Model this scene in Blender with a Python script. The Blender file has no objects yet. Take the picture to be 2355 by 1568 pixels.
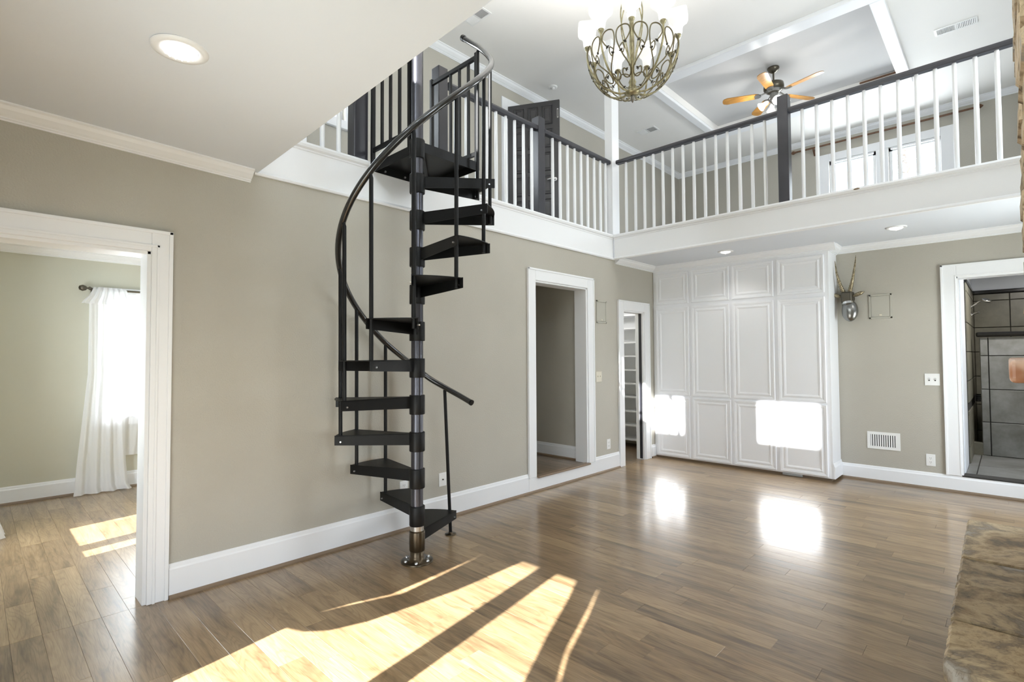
import bpy, math, random
from mathutils import Vector, Matrix
random.seed(7)
R = math.radians
sc = bpy.context.scene
col = sc.collection

# ------------------------------------------------------------ camera
cd = bpy.data.cameras.new('camera'); cam = bpy.data.objects.new('camera', cd); col.objects.link(cam)
cd.sensor_fit = 'HORIZONTAL'; cd.sensor_width = 36.0; cd.lens = 1188.5 / 2355 * 36.0
cd.clip_start = 0.02; cd.clip_end = 200
_F = Vector((-0.69173092, 0.72151533, 0.03039658)); _Rt = Vector((0.72172862, 0.69215628, -0.00524286)); _U = Vector((0.02482199, -0.01831144, 0.99952417))
mw = Matrix(((_Rt.x, _U.x, -_F.x, 3.45018), (_Rt.y, _U.y, -_F.y, 0.0), (_Rt.z, _U.z, -_F.z, 1.35), (0, 0, 0, 1)))
cam.matrix_world = mw
sc.camera = cam

# ------------------------------------------------------------ colour management, world, sun, daylight
sc.view_settings.view_transform = 'Standard'
sc.view_settings.look = 'None'
sc.view_settings.gamma = 1.0
sc.view_settings.use_curve_mapping = False
sc.view_settings.exposure = 0.38
try:
    sc.cycles.max_bounces = 10; sc.cycles.diffuse_bounces = 6; sc.cycles.glossy_bounces = 4
    sc.cycles.transmission_bounces = 6; sc.cycles.transparent_max_bounces = 12
    sc.cycles.use_denoising = True; sc.cycles.caustics_reflective = False; sc.cycles.caustics_refractive = False
    sc.cycles.sample_clamp_indirect = 6.0
except Exception:
    pass
wd = bpy.data.worlds.new('sky'); sc.world = wd; wd.use_nodes = True
wn = wd.node_tree; bgn = wn.nodes['Background']
wtc = wn.nodes.new('ShaderNodeTexCoord'); wsep = wn.nodes.new('ShaderNodeSeparateXYZ'); wr = wn.nodes.new('ShaderNodeValToRGB')
wn.links.new(wtc.outputs['Generated'], wsep.inputs[0]); wn.links.new(wsep.outputs['Z'], wr.inputs[0])
wr.color_ramp.elements[0].position = 0.0; wr.color_ramp.elements[0].color = (0.86, 0.92, 0.97, 1)
wr.color_ramp.elements[1].position = 0.7; wr.color_ramp.elements[1].color = (0.45, 0.66, 0.95, 1)
wn.links.new(wr.outputs[0], bgn.inputs[0]); bgn.inputs[1].default_value = 2.0

SUN_DIR = Vector((-0.175, 1.0, -0.66)).normalized()
sl = bpy.data.lights.new('sun', 'SUN'); sl.energy = 36.0; sl.angle = R(0.55); sl.color = (1.0, 0.985, 0.965)
so = bpy.data.objects.new('sun', sl); so.rotation_euler = SUN_DIR.to_track_quat('-Z', 'Y').to_euler(); so.location = (2, -6, 6); col.objects.link(so)

def area(name, loc, dirv, sx, sy, power, color=(1, 1, 1)):
    l = bpy.data.lights.new(name, 'AREA'); l.shape = 'RECTANGLE'; l.size = sx; l.size_y = sy; l.energy = power; l.color = color
    o = bpy.data.objects.new(name, l); o.location = loc; o.rotation_euler = Vector(dirv).to_track_quat('-Z', 'Z').to_euler(); col.objects.link(o)
    return o
DAY = (0.90, 0.955, 1.0)
# daylight entering by the openings of the wall behind the camera; right-hand wall lamps are added side fill
area('daylight_near_window', (1.82, -0.42, 1.05), (0, 1, 0.12), 1.5, 1.6, 48, DAY)
area('daylight_upper_window', (1.9, -0.42, 4.6), (0, 1, -0.15), 3.6, 0.9, 330, DAY)
area('side_fill_low', (4.62, 5.45, 1.25), (-1, -0.1, 0.0), 1.2, 1.8, 70, DAY)  # added lamp throwing side light onto the left wall
area('side_fill_balcony', (4.62, 5.25, 4.05), (-1, -0.1, 0.0), 1.7, 1.3, 62, DAY)  # added fill for the left fascia, from the unseen wall
area('side_fill_high', (4.62, 0.85, 4.3), (-1, 0.2, 0.0), 1.5, 0.9, 62, DAY)  # added fill brightening the upper level
area('side_fill_near', (4.62, 0.55, 1.15), (-1, 0.25, 0.0), 1.2, 2.0, 32, DAY)  # added low fill, no known entry on this side
area('daylight_left_room', (-1.4, -0.42, 1.25), (0, 1, 0.0), 1.0, 1.3, 110, DAY)
area('daylight_left_room_side', (-3.75, 1.55, 1.4), (1, 0, 0.0), 1.2, 1.2, 80, DAY)
area('daylight_bedroom_window', (2.0, 10.85, 4.3), (0, -1, 0.0), 1.6, 0.9, 120, DAY)
area('daylight_hall_window', (-1.95, 2.2, 4.3), (1, 0, 0.0), 1.0, 0.9, 60, DAY)

# ------------------------------------------------------------ materials
def newmat(name):
    m = bpy.data.materials.new(name); m.use_nodes = True
    return m, m.node_tree, m.node_tree.nodes['Principled BSDF']
def simple(name, c, rough=0.5, metal=0.0, spec=0.5, coat=0.0, emit=None, es=0.0):
    m, t, b = newmat(name)
    b.inputs['Base Color'].default_value = (*c, 1); b.inputs['Roughness'].default_value = rough
    b.inputs['Metallic'].default_value = metal; b.inputs['Specular IOR Level'].default_value = spec
    b.inputs['Coat Weight'].default_value = coat
    if emit: b.inputs['Emission Color'].default_value = (*emit, 1); b.inputs['Emission Strength'].default_value = es
    return m
def N(t, typ, **kw):
    n = t.nodes.new(typ)
    for k, v in kw.items():
        if k in n.inputs: n.inputs[k].default_value = v
        else: setattr(n, k, v)
    return n
def ramp(t, stops):
    r = t.nodes.new('ShaderNodeValToRGB'); e = r.color_ramp.elements
    while len(e) < len(stops): e.new(0.5)
    for i, (p, c) in enumerate(stops): e[i].position = p; e[i].color = (*c, 1)
    return r
def noisy(name, c1, c2, scale, rough=0.6, bscale=60.0, bstr=0.15, bdist=0.002, spec=0.4, metal=0.0, detail=3.0, coat=0.0):
    m, t, b = newmat(name); L = t.links
    tc = N(t, 'ShaderNodeTexCoord'); n = N(t, 'ShaderNodeTexNoise', Scale=scale, Detail=detail)
    L.new(tc.outputs['Object'], n.inputs['Vector']); r = ramp(t, [(0.3, c1), (0.7, c2)]); L.new(n.outputs['Fac'], r.inputs[0])
    L.new(r.outputs[0], b.inputs['Base Color'])
    n2 = N(t, 'ShaderNodeTexNoise', Scale=bscale, Detail=2.0); L.new(tc.outputs['Object'], n2.inputs['Vector'])
    bp = N(t, 'ShaderNodeBump', Strength=bstr, Distance=bdist); L.new(n2.outputs['Fac'], bp.inputs['Height']); L.new(bp.outputs[0], b.inputs['Normal'])
    b.inputs['Roughness'].default_value = rough; b.inputs['Specular IOR Level'].default_value = spec; b.inputs['Metallic'].default_value = metal
    b.inputs['Coat Weight'].default_value = coat
    return m
def oak(name, base, dark, light):
    m, t, b = newmat(name); L = t.links
    tc = N(t, 'ShaderNodeTexCoord'); oi = N(t, 'ShaderNodeObjectInfo')
    off = N(t, 'ShaderNodeVectorMath', operation='MULTIPLY_ADD')
    cmb = N(t, 'ShaderNodeCombineXYZ'); L.new(oi.outputs['Random'], cmb.inputs[0]); L.new(oi.outputs['Random'], cmb.inputs[1])
    L.new(cmb.outputs[0], off.inputs[0]); off.inputs[1].default_value = (37.0, 91.0, 0); L.new(tc.outputs['Object'], off.inputs[2])
    mp = N(t, 'ShaderNodeMapping'); mp.inputs['Scale'].default_value = (0.9, 7.5, 1.0); L.new(off.outputs[0], mp.inputs[0])
    n = N(t, 'ShaderNodeTexNoise', Scale=1.3, Detail=1.5, Roughness=0.45, Distortion=0.4); L.new(mp.outputs[0], n.inputs['Vector'])
    mu = N(t, 'ShaderNodeMath', operation='MULTIPLY'); mu.inputs[1].default_value = 95.0; L.new(n.outputs['Fac'], mu.inputs[0])
    sn = N(t, 'ShaderNodeMath', operation='SINE'); L.new(mu.outputs[0], sn.inputs[0])
    mr = N(t, 'ShaderNodeMapRange'); L.new(sn.outputs[0], mr.inputs[0]); mr.inputs[1].default_value = 0.2; mr.inputs[2].default_value = 1.0
    # fine pores
    mp2 = N(t, 'ShaderNodeMapping'); mp2.inputs['Scale'].default_value = (4.0, 130.0, 1.0); L.new(off.outputs[0], mp2.inputs[0])
    n2 = N(t, 'ShaderNodeTexNoise', Scale=2.0, Detail=3.0); L.new(mp2.outputs[0], n2.inputs['Vector'])
    # broad streaks + knots
    mp3 = N(t, 'ShaderNodeMapping'); mp3.inputs['Scale'].default_value = (1.2, 10.0, 1.0); L.new(off.outputs[0], mp3.inputs[0])
    n3 = N(t, 'ShaderNodeTexNoise', Scale=1.8, Detail=4.0, Roughness=0.6); L.new(mp3.outputs[0], n3.inputs['Vector'])
    r3 = ramp(t, [(0.33, dark), (0.47, base), (0.66, light)]); L.new(n3.outputs['Fac'], r3.inputs[0])
    rr = ramp(t, [(0.0, tuple(x * 0.58 for x in base)), (0.45, base), (1.0, tuple(min(1, x * 1.12) for x in light))])
    L.new(oi.outputs['Random'], rr.inputs[0])
    mx = N(t, 'ShaderNodeMix', data_type='RGBA'); mx.inputs[0].default_value = 0.5; L.new(r3.outputs[0], mx.inputs[6]); L.new(rr.outputs[0], mx.inputs[7])
    mx2 = N(t, 'ShaderNodeMix', data_type='RGBA', blend_type='MULTIPLY'); L.new(mx.outputs[2], mx2.inputs[6])
    gr = ramp(t, [(0.0, (1, 1, 1)), (1.0, (0.62, 0.56, 0.50))]); L.new(mr.outputs[0], gr.inputs[0]); L.new(gr.outputs[0], mx2.inputs[7]); mx2.inputs[0].default_value = 0.42
    mx3 = N(t, 'ShaderNodeMix', data_type='RGBA', blend_type='MULTIPLY'); L.new(mx2.outputs[2], mx3.inputs[6]); mx3.inputs[0].default_value = 0.5
    pr_ = ramp(t, [(0.38, (0.66, 0.62, 0.58)), (0.55, (1, 1, 1))]); L.new(n2.outputs['Fac'], pr_.inputs[0]); L.new(pr_.outputs[0], mx3.inputs[7])
    L.new(mx3.outputs[2], b.inputs['Base Color'])
    bp = N(t, 'ShaderNodeBump', Strength=0.06, Distance=0.0008); bp.invert = True; L.new(mr.outputs[0], bp.inputs['Height'])
    n4 = N(t, 'ShaderNodeTexNoise', Scale=9.0, Detail=2.0); L.new(off.outputs[0], n4.inputs['Vector'])
    bp2 = N(t, 'ShaderNodeBump', Strength=0.22, Distance=0.002); L.new(n4.outputs['Fac'], bp2.inputs['Height']); L.new(bp.outputs[0], bp2.inputs['Normal'])
    L.new(bp2.outputs[0], b.inputs['Normal'])
    b.inputs['Roughness'].default_value = 0.36; b.inputs['Specular IOR Level'].default_value = 0.32
    b.inputs['Coat Weight'].default_value = 0.65; b.inputs['Coat Roughness'].default_value = 0.18
    return m
def stone(name, cols, scale=3.0, rough=0.75, bstr=0.6, bdist=0.01, rand=True):
    m, t, b = newmat(name); L = t.links
    tc = N(t, 'ShaderNodeTexCoord'); oi = N(t, 'ShaderNodeObjectInfo')
    ad = N(t, 'ShaderNodeVectorMath', operation='MULTIPLY_ADD'); cmb = N(t, 'ShaderNodeCombineXYZ')
    for i in range(3): L.new(oi.outputs['Random'], cmb.inputs[i])
    L.new(cmb.outputs[0], ad.inputs[0]); ad.inputs[1].default_value = (41, 17, 29); L.new(tc.outputs['Object'], ad.inputs[2])
    n = N(t, 'ShaderNodeTexNoise', Scale=scale, Detail=7.0, Roughness=0.68, Distortion=0.35); L.new(ad.outputs[0], n.inputs['Vector'])
    k = len(cols); r = ramp(t, [(0.36 + 0.29 * i / (k - 1), c) for i, c in enumerate(cols)]); L.new(n.outputs['Fac'], r.inputs[0])
    mx = N(t, 'ShaderNodeMix', data_type='RGBA', blend_type='MULTIPLY'); mx.inputs[0].default_value = 0.8
    rr = ramp(t, [(0.0, (0.72, 0.68, 0.62)), (1.0, (1.2, 1.14, 1.04))]); L.new(oi.outputs['Random'], rr.inputs[0])
    L.new(r.outputs[0], mx.inputs[6]); L.new(rr.outputs[0], mx.inputs[7])
    v = N(t, 'ShaderNodeTexNoise', Scale=scale * 2.2, Detail=2.0, Distortion=2.5); L.new(ad.outputs[0], v.inputs['Vector'])
    cr = ramp(t, [(0.490, (1, 1, 1)), (0.5, (0.25, 0.2, 0.15)), (0.510, (1, 1, 1))]); L.new(v.outputs['Fac'], cr.inputs[0])
    mx2 = N(t, 'ShaderNodeMix', data_type='RGBA', blend_type='MULTIPLY'); mx2.inputs[0].default_value = 0.5
    L.new(mx.outputs[2], mx2.inputs[6]); L.new(cr.outputs[0], mx2.inputs[7]); L.new(mx2.outputs[2], b.inputs['Base Color'])
    bp = N(t, 'ShaderNodeBump', Strength=bstr, Distance=bdist); L.new(n.outputs['Fac'], bp.inputs['Height']); L.new(bp.outputs[0], b.inputs['Normal'])
    b.inputs['Roughness'].default_value = rough; b.inputs['Specular IOR Level'].default_value = 0.35
    return m
def woodm(name, c1, c2, scale=(1, 12, 12), rough=0.4, rings=40.0):
    m, t, b = newmat(name); L = t.links
    tc = N(t, 'ShaderNodeTexCoord'); mp = N(t, 'ShaderNodeMapping'); mp.inputs['Scale'].default_value = scale; L.new(tc.outputs['Object'], mp.inputs[0])
    n = N(t, 'ShaderNodeTexNoise', Scale=1.5, Detail=2.0); L.new(mp.outputs[0], n.inputs['Vector'])
    mu = N(t, 'ShaderNodeMath', operation='MULTIPLY'); mu.inputs[1].default_value = rings; L.new(n.outputs['Fac'], mu.inputs[0])
    sn = N(t, 'ShaderNodeMath', operation='SINE'); L.new(mu.outputs[0], sn.inputs[0])
    r = ramp(t, [(0.0, c1), (1.0, c2)]); mr = N(t, 'ShaderNodeMapRange'); mr.inputs[1].default_value = -1; L.new(sn.outputs[0], mr.inputs[0]); L.new(mr.outputs[0], r.inputs[0])
    L.new(r.outputs[0], b.inputs['Base Color']); b.inputs['Roughness'].default_value = rough
    return m
def tilem(name, c1, c2, rough=0.35):
    m, t, b = newmat(name); L = t.links
    tc = N(t, 'ShaderNodeTexCoord'); oi = N(t, 'ShaderNodeObjectInfo')
    ad = N(t, 'ShaderNodeVectorMath', operation='MULTIPLY_ADD'); cmb = N(t, 'ShaderNodeCombineXYZ')
    for i in range(3): L.new(oi.outputs['Random'], cmb.inputs[i])
    L.new(cmb.outputs[0], ad.inputs[0]); ad.inputs[1].default_value = (13, 27, 19); L.new(tc.outputs['Object'], ad.inputs[2])
    n = N(t, 'ShaderNodeTexNoise', Scale=4.0, Detail=5.0, Roughness=0.6); L.new(ad.outputs[0], n.inputs['Vector'])
    r = ramp(t, [(0.3, c1), (0.7, c2)]); L.new(n.outputs['Fac'], r.inputs[0]); L.new(r.outputs[0], b.inputs['Base Color'])
    b.inputs['Roughness'].default_value = rough
    return m
def sheer(name, c, trans=0.45, transp=0.25):
    m, t, b = newmat(name); L = t.links
    out = t.nodes['Material Output']; d = N(t, 'ShaderNodeBsdfDiffuse'); d.inputs[0].default_value = (*c, 1)
    tr = N(t, 'ShaderNodeBsdfTranslucent'); tr.inputs[0].default_value = (*c, 1); tp = N(t, 'ShaderNodeBsdfTransparent')
    m1 = N(t, 'ShaderNodeMixShader'); m1.inputs[0].default_value = trans; L.new(d.outputs[0], m1.inputs[1]); L.new(tr.outputs[0], m1.inputs[2])
    m2 = N(t, 'ShaderNodeMixShader'); m2.inputs[0].default_value = transp; L.new(m1.outputs[0], m2.inputs[1]); L.new(tp.outputs[0], m2.inputs[2])
    L.new(m2.outputs[0], out.inputs[0]); t.nodes.remove(b)
    return m
def glassm(name):
    m, t, b = newmat(name); L = t.links
    out = t.nodes['Material Output']; g = N(t, 'ShaderNodeBsdfGlossy'); g.inputs['Roughness'].default_value = 0.02
    tp = N(t, 'ShaderNodeBsdfTransparent'); tp.inputs[0].default_value = (0.97, 0.98, 0.98, 1)
    mx = N(t, 'ShaderNodeMixShader'); mx.inputs[0].default_value = 0.05
    L.new(tp.outputs[0], mx.inputs[1]); L.new(g.outputs[0], mx.inputs[2]); L.new(mx.outputs[0], out.inputs[0]); t.nodes.remove(b)
    return m

M_WALL = noisy('beige_wall_paint', (0.422, 0.400, 0.348), (0.456, 0.434, 0.379), 1.3, 0.62, 105.0, 0.55, 0.004, 0.35)
M_WALLS = noisy('smooth_wall_paint', (0.54, 0.53, 0.44), (0.57, 0.56, 0.47), 0.8, 0.6, 60.0, 0.15, 0.003, 0.35)
M_TRIM = simple('white_trim_paint', (0.83, 0.84, 0.86), 0.36, spec=0.45)
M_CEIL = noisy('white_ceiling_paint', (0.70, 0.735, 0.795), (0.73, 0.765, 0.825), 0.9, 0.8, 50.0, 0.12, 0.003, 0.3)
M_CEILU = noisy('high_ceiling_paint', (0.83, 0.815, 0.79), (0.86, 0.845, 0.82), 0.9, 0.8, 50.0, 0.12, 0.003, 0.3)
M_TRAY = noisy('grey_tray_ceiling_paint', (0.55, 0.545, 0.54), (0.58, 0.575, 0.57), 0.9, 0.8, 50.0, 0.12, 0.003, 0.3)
M_CAB = simple('cabinet_white_paint', (0.89, 0.905, 0.945), 0.38, spec=0.45)
M_OAK = oak('oak_plank', (0.245, 0.162, 0.086), (0.078, 0.048, 0.023), (0.37, 0.260, 0.145))
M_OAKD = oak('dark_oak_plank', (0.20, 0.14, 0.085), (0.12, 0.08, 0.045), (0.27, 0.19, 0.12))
M_SHOE = simple('oak_shoe_moulding', (0.20, 0.14, 0.09), 0.4)
M_SUB = simple('dark_subfloor', (0.05, 0.035, 0.025), 0.8)
M_BLK = simple('black_powder_coat', (0.006, 0.006, 0.006), 0.46, spec=0.2)
M_BLKG = simple('black_gloss_rail', (0.015, 0.015, 0.015), 0.16, spec=0.6, coat=0.3)
M_POLE = simple('graphite_pole', (0.075, 0.075, 0.088), 0.30, metal=0.75)
M_BRONZE = simple('dark_bronze', (0.07, 0.052, 0.032), 0.3, metal=0.8)
M_RING = simple('brushed_ring', (0.42, 0.40, 0.37), 0.35, metal=0.9)
M_BOLT = simple('zinc_bolt', (0.6, 0.6, 0.6), 0.3, metal=1.0)
M_CHAR = noisy('charcoal_paint', (0.022, 0.022, 0.028), (0.032, 0.032, 0.040), 3.0, 0.33, 25.0, 0.12, 0.003, 0.5)
M_DOORD = noisy('black_door_paint', (0.040, 0.039, 0.042), (0.055, 0.053, 0.056), 3.0, 0.32, 20.0, 0.1, 0.003, 0.5)
M_PLATE = simple('white_plastic', (0.80, 0.80, 0.79), 0.4)
M_PLATEB = simple('almond_plastic', (0.66, 0.62, 0.52), 0.45)
M_HOLE = simple('dark_slot', (0.02, 0.02, 0.02), 0.8)
M_PANEL = noisy('painted_access_panel', (0.42, 0.405, 0.35), (0.44, 0.425, 0.37), 2.0, 0.5, 60.0, 0.05, 0.002)
M_GRILL = simple('grey_grille', (0.30, 0.30, 0.30), 0.6)
M_GOLD = noisy('antique_gold_leaf', (0.16, 0.135, 0.07), (0.46, 0.41, 0.25), 25.0, 0.36, 50.0, 0.2, 0.002, 0.5, metal=0.75)
M_GOLDD = simple('dark_gold_leaf', (0.045, 0.038, 0.026), 0.4, metal=0.8)
M_GOLDS = simple('scroll_iron_gold', (0.15, 0.125, 0.07), 0.38, metal=0.75)
M_SHADE = simple('frosted_glass_shade', (0.55, 0.55, 0.54), 0.4, emit=(1.0, 0.99, 0.96), es=0.50)
M_BULB = simple('lit_bulb', (1, 1, 1), 0.3, emit=(1, 0.98, 0.94), es=14.0)
M_CRYST = simple('lit_crystal', (0.9, 0.9, 0.9), 0.1, emit=(1, 0.99, 0.97), es=0.9)
M_NICKEL = simple('brushed_nickel', (0.33, 0.32, 0.30), 0.28, metal=1.0)
M_PEWTER = simple('dark_pewter', (0.13, 0.115, 0.09), 0.32, metal=0.9)
M_BLADE = woodm('honey_oak_blade', (0.42, 0.215, 0.05), (0.33, 0.155, 0.03), (3, 14, 14), 0.3, 18.0)
M_RODW = woodm('walnut_rod', (0.10, 0.045, 0.02), (0.14, 0.065, 0.03), (6, 6, 6), 0.4)
M_MANTEL = woodm('pine_mantel', (0.42, 0.19, 0.10), (0.78, 0.56, 0.44), (6, 2, 9), 0.4, 16.0)
M_FLAG = stone('flagstone', [(0.10, 0.08, 0.055), (0.27, 0.205, 0.125), (0.47, 0.38, 0.25), (0.19, 0.155, 0.115), (0.36, 0.34, 0.31)], 3.0, 0.62, 0.5, 0.012)
M_STONE = stone('chimney_stone', [(0.16, 0.12, 0.08), (0.42, 0.34, 0.24), (0.62, 0.53, 0.40), (0.40, 0.39, 0.38)], 7.0, 0.85, 0.9, 0.02)
M_MORT = stone('mortar', [(0.45, 0.42, 0.36), (0.55, 0.52, 0.45)], 12.0, 0.9, 0.6, 0.01)
M_HBASE = stone('dark_hearth_stone', [(0.02, 0.018, 0.018), (0.05, 0.045, 0.045), (0.16, 0.15, 0.14)], 14.0, 0.8, 0.6, 0.01)
M_TILE = tilem('slate_look_tile', (0.13, 0.13, 0.115), (0.27, 0.275, 0.275))
M_TILEO = tilem('olive_slate_tile', (0.12, 0.113, 0.085), (0.21, 0.20, 0.155))
M_GROUT = simple('dark_grout', (0.03, 0.028, 0.025), 0.9)
M_BLKT = simple('black_border_tile', (0.008, 0.008, 0.008), 0.15)
M_CHROME = simple('chrome', (0.75, 0.75, 0.75), 0.12, metal=1.0)
M_SHEER = sheer('sheer_white_cotton', (0.93, 0.93, 0.94), 0.45, 0.12)
M_CLOTH = sheer('lined_white_cotton', (0.82, 0.80, 0.76), 0.04, 0.0)
M_GLASS = glassm('window_glass')
M_SILV = simple('polished_steel', (0.27, 0.27, 0.26), 0.27, metal=1.0)
M_SILVD = simple('dark_cast_metal', (0.10, 0.09, 0.07), 0.35, metal=0.8)
M_HORN = noisy('gilt_horn', (0.14, 0.11, 0.06), (0.42, 0.36, 0.25), 60.0, 0.35, 80.0, 0.3, 0.002, metal=0.8)
M_BARK = simple('bark', (0.55, 0.50, 0.47), 0.9)
M_LAWN = noisy('winter_lawn', (0.12, 0.13, 0.06), (0.20, 0.18, 0.10), 2.0, 0.9)

# ------------------------------------------------------------ mesh helpers
class MB:
    def __init__(s): s.v = []; s.f = []; s.sm = []
    def add(s, vs, fs, smooth=False):
        b = len(s.v); s.v += [tuple(p) for p in vs]; s.f += [tuple(i + b for i in f) for f in fs]; s.sm += [smooth] * len(fs); return s
    def box(s, x0, y0, z0, x1, y1, z1):
        x0, x1 = sorted((x0, x1)); y0, y1 = sorted((y0, y1)); z0, z1 = sorted((z0, z1))
        return s.add([(x0, y0, z0), (x1, y0, z0), (x1, y1, z0), (x0, y1, z0), (x0, y0, z1), (x1, y0, z1), (x1, y1, z1), (x0, y1, z1)],
                     [(0, 3, 2, 1), (4, 5, 6, 7), (0, 1, 5, 4), (1, 2, 6, 5), (2, 3, 7, 6), (3, 0, 4, 7)])
    def cbox(s, x0, y0, z0, x1, y1, z1, c=0.002, ax='z', sgn=1):
        # box whose face on +ax (or -ax) is chamfered by c
        i = 'xyz'.index(ax); lo = [x0, y0, z0]; hi = [x1, y1, z1]; o = [k for k in range(3) if k != i]
        def P(a, b_, d, ins):
            p = [0, 0, 0]; p[o[0]] = (lo[o[0]] + ins, hi[o[0]] - ins)[a]; p[o[1]] = (lo[o[1]] + ins, hi[o[1]] - ins)[b_]; p[i] = d; return tuple(p)
        back, fr = (lo[i], hi[i]) if sgn > 0 else (hi[i], lo[i])
        mid = fr - c * (1 if sgn > 0 else -1)
        ring = [(0, 0), (1, 0), (1, 1), (0, 1)]
        vs = [P(a, b_, back, 0) for a, b_ in ring] + [P(a, b_, mid, 0) for a, b_ in ring] + [P(a, b_, fr, c) for a, b_ in ring]
        fs = [(3, 2, 1, 0), (8, 9, 10, 11)]
        for k in range(4):
            n = (k + 1) % 4; fs += [(k, n, n + 4, k + 4), (k + 4, n + 4, n + 8, k + 8)]
        return s.add(vs, fs)
    def tube(s, pts, r, n=10, closed=False, caps=True, smooth=True):
        pts = [Vector(p) for p in pts]; m = len(pts); rs = r if isinstance(r, (list, tuple)) else [r] * m
        vs = []; up = None
        for i, p in enumerate(pts):
            if closed: d = pts[(i + 1) % m] - pts[i - 1]
            else: d = pts[min(i + 1, m - 1)] - pts[max(i - 1, 0)]
            d.normalize()
            if up is None:
                up = Vector((0, 0, 1)) if abs(d.z) < 0.9 else Vector((1, 0, 0))
            a = up - d * up.dot(d)
            if a.length < 1e-6: a = d.orthogonal()
            a.normalize(); up = a; b_ = d.cross(a)
            for k in range(n):
                t = 2 * math.pi * k / n; vs.append(p + (a * math.cos(t) + b_ * math.sin(t)) * rs[i])
        fs = []
        for i in range(m if closed else m - 1):
            j = (i + 1) % m
            for k in range(n): l = (k + 1) % n; fs.append((i * n + k, i * n + l, j * n + l, j * n + k))
        s.add(vs, fs, smooth)
        if caps and not closed:
            s.add(vs[:n], [tuple(reversed(range(n)))]); s.add(vs[-n:], [tuple(range(n))])
        return s
    def lathe(s, prof, c=(0, 0), n=24, smooth=True, sq=None):
        # prof: (r, z) list; sq: optional list of superellipse exponents
        vs = []
        for i, (r, z) in enumerate(prof):
            e = sq[i] if sq else 2.0
            for k in range(n):
                t = 2 * math.pi * k / n; ct, st = math.cos(t), math.sin(t)
                f = 1.0 if e == 2.0 else (abs(ct) ** e + abs(st) ** e) ** (-1 / e)
                vs.append((c[0] + r * f * ct, c[1] + r * f * st, z))
        fs = []
        for i in range(len(prof) - 1):
            for k in range(n): l = (k + 1) % n; fs.append((i * n + k, i * n + l, (i + 1) * n + l, (i + 1) * n + k))
        s.add(vs, fs, smooth)
        if prof[0][0] > 1e-4: s.add(vs[:n], [tuple(reversed(range(n)))])
        if prof[-1][0] > 1e-4: s.add(vs[-n:], [tuple(range(n))])
        return s
    def run(s, prof, p0, p1, nrm, smooth=False):
        # extrude profile (d outward along nrm, z) from p0 to p1
        nrm = Vector(nrm); a = Vector(p0); b_ = Vector(p1); k = len(prof)
        vs = [a + nrm * d + Vector((0, 0, z)) for d, z in prof] + [b_ + nrm * d + Vector((0, 0, z)) for d, z in prof]
        fs = [(i, (i + 1) % k, (i + 1) % k + k, i + k) for i in range(k)] + [tuple(reversed(range(k))), tuple(range(k, 2 * k))]
        return s.add(vs, fs, smooth)
    def prism(s, poly, z0, z1):
        k = len(poly); vs = [(x, y, z0) for x, y in poly] + [(x, y, z1) for x, y in poly]
        return s.add(vs, [(i, (i + 1) % k, (i + 1) % k + k, i + k) for i in range(k)] + [tuple(reversed(range(k))), tuple(range(k, 2 * k))])
    def xform(s, M, start=0):
        for i in range(start, len(s.v)): s.v[i] = tuple(M @ Vector(s.v[i]))
        return s

WO = {}
def put(o, parent, origin):
    col.objects.link(o)
    if parent is not None:
        o.parent = parent; o.location = Vector(origin) - WO[parent.name]
    else: o.location = origin
    WO[o.name] = Vector(origin)
    return o
def obj(name, mb, mat, parent=None, bevel=0.0, kind=None, label=None, cat=None, group=None, seg=2, centre=True):
    vs = mb.v; lo = [min(p[i] for p in vs) for i in range(3)]; hi = [max(p[i] for p in vs) for i in range(3)]
    org = Vector(((lo[0] + hi[0]) / 2, (lo[1] + hi[1]) / 2, lo[2]))
    me = bpy.data.meshes.new(name); me.from_pydata([(p[0] - org[0], p[1] - org[1], p[2] - org[2]) for p in vs], [], mb.f); me.update()
    me.polygons.foreach_set('use_smooth', mb.sm); me.materials.append(mat)
    o = bpy.data.objects.new(name, me); put(o, parent, org)
    if bevel:
        b = o.modifiers.new('bevel', 'BEVEL'); b.width = bevel; b.segments = seg; b.limit_method = 'ANGLE'; b.angle_limit = R(40)
    tag(o, label, cat, group, kind)
    return o
def tag(o, label=None, cat=None, group=None, kind=None):
    if label: o['label'] = label
    if cat: o['category'] = cat
    if group: o['group'] = group
    if kind: o['kind'] = kind
    return o
def thing(name, loc, label, cat, group=None, kind=None):
    o = bpy.data.objects.new(name, None); o.empty_display_size = 0.1; put(o, None, loc); return tag(o, label, cat, group, kind)
def linked(src, name, parent, loc, rot=None):
    o = src.copy(); o.name = name; col.objects.link(o); o.parent = parent; o.location = Vector(loc) - WO[parent.name]; WO[o.name] = Vector(loc)
    if rot: o.rotation_euler = rot
    return o
def S(name, mb, mat, label, cat, parent=None, bevel=0.0):
    return obj(name, mb, mat, parent, bevel, kind='structure' if parent is None else None, label=label if parent is None else None, cat=cat if parent is None else None)

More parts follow.
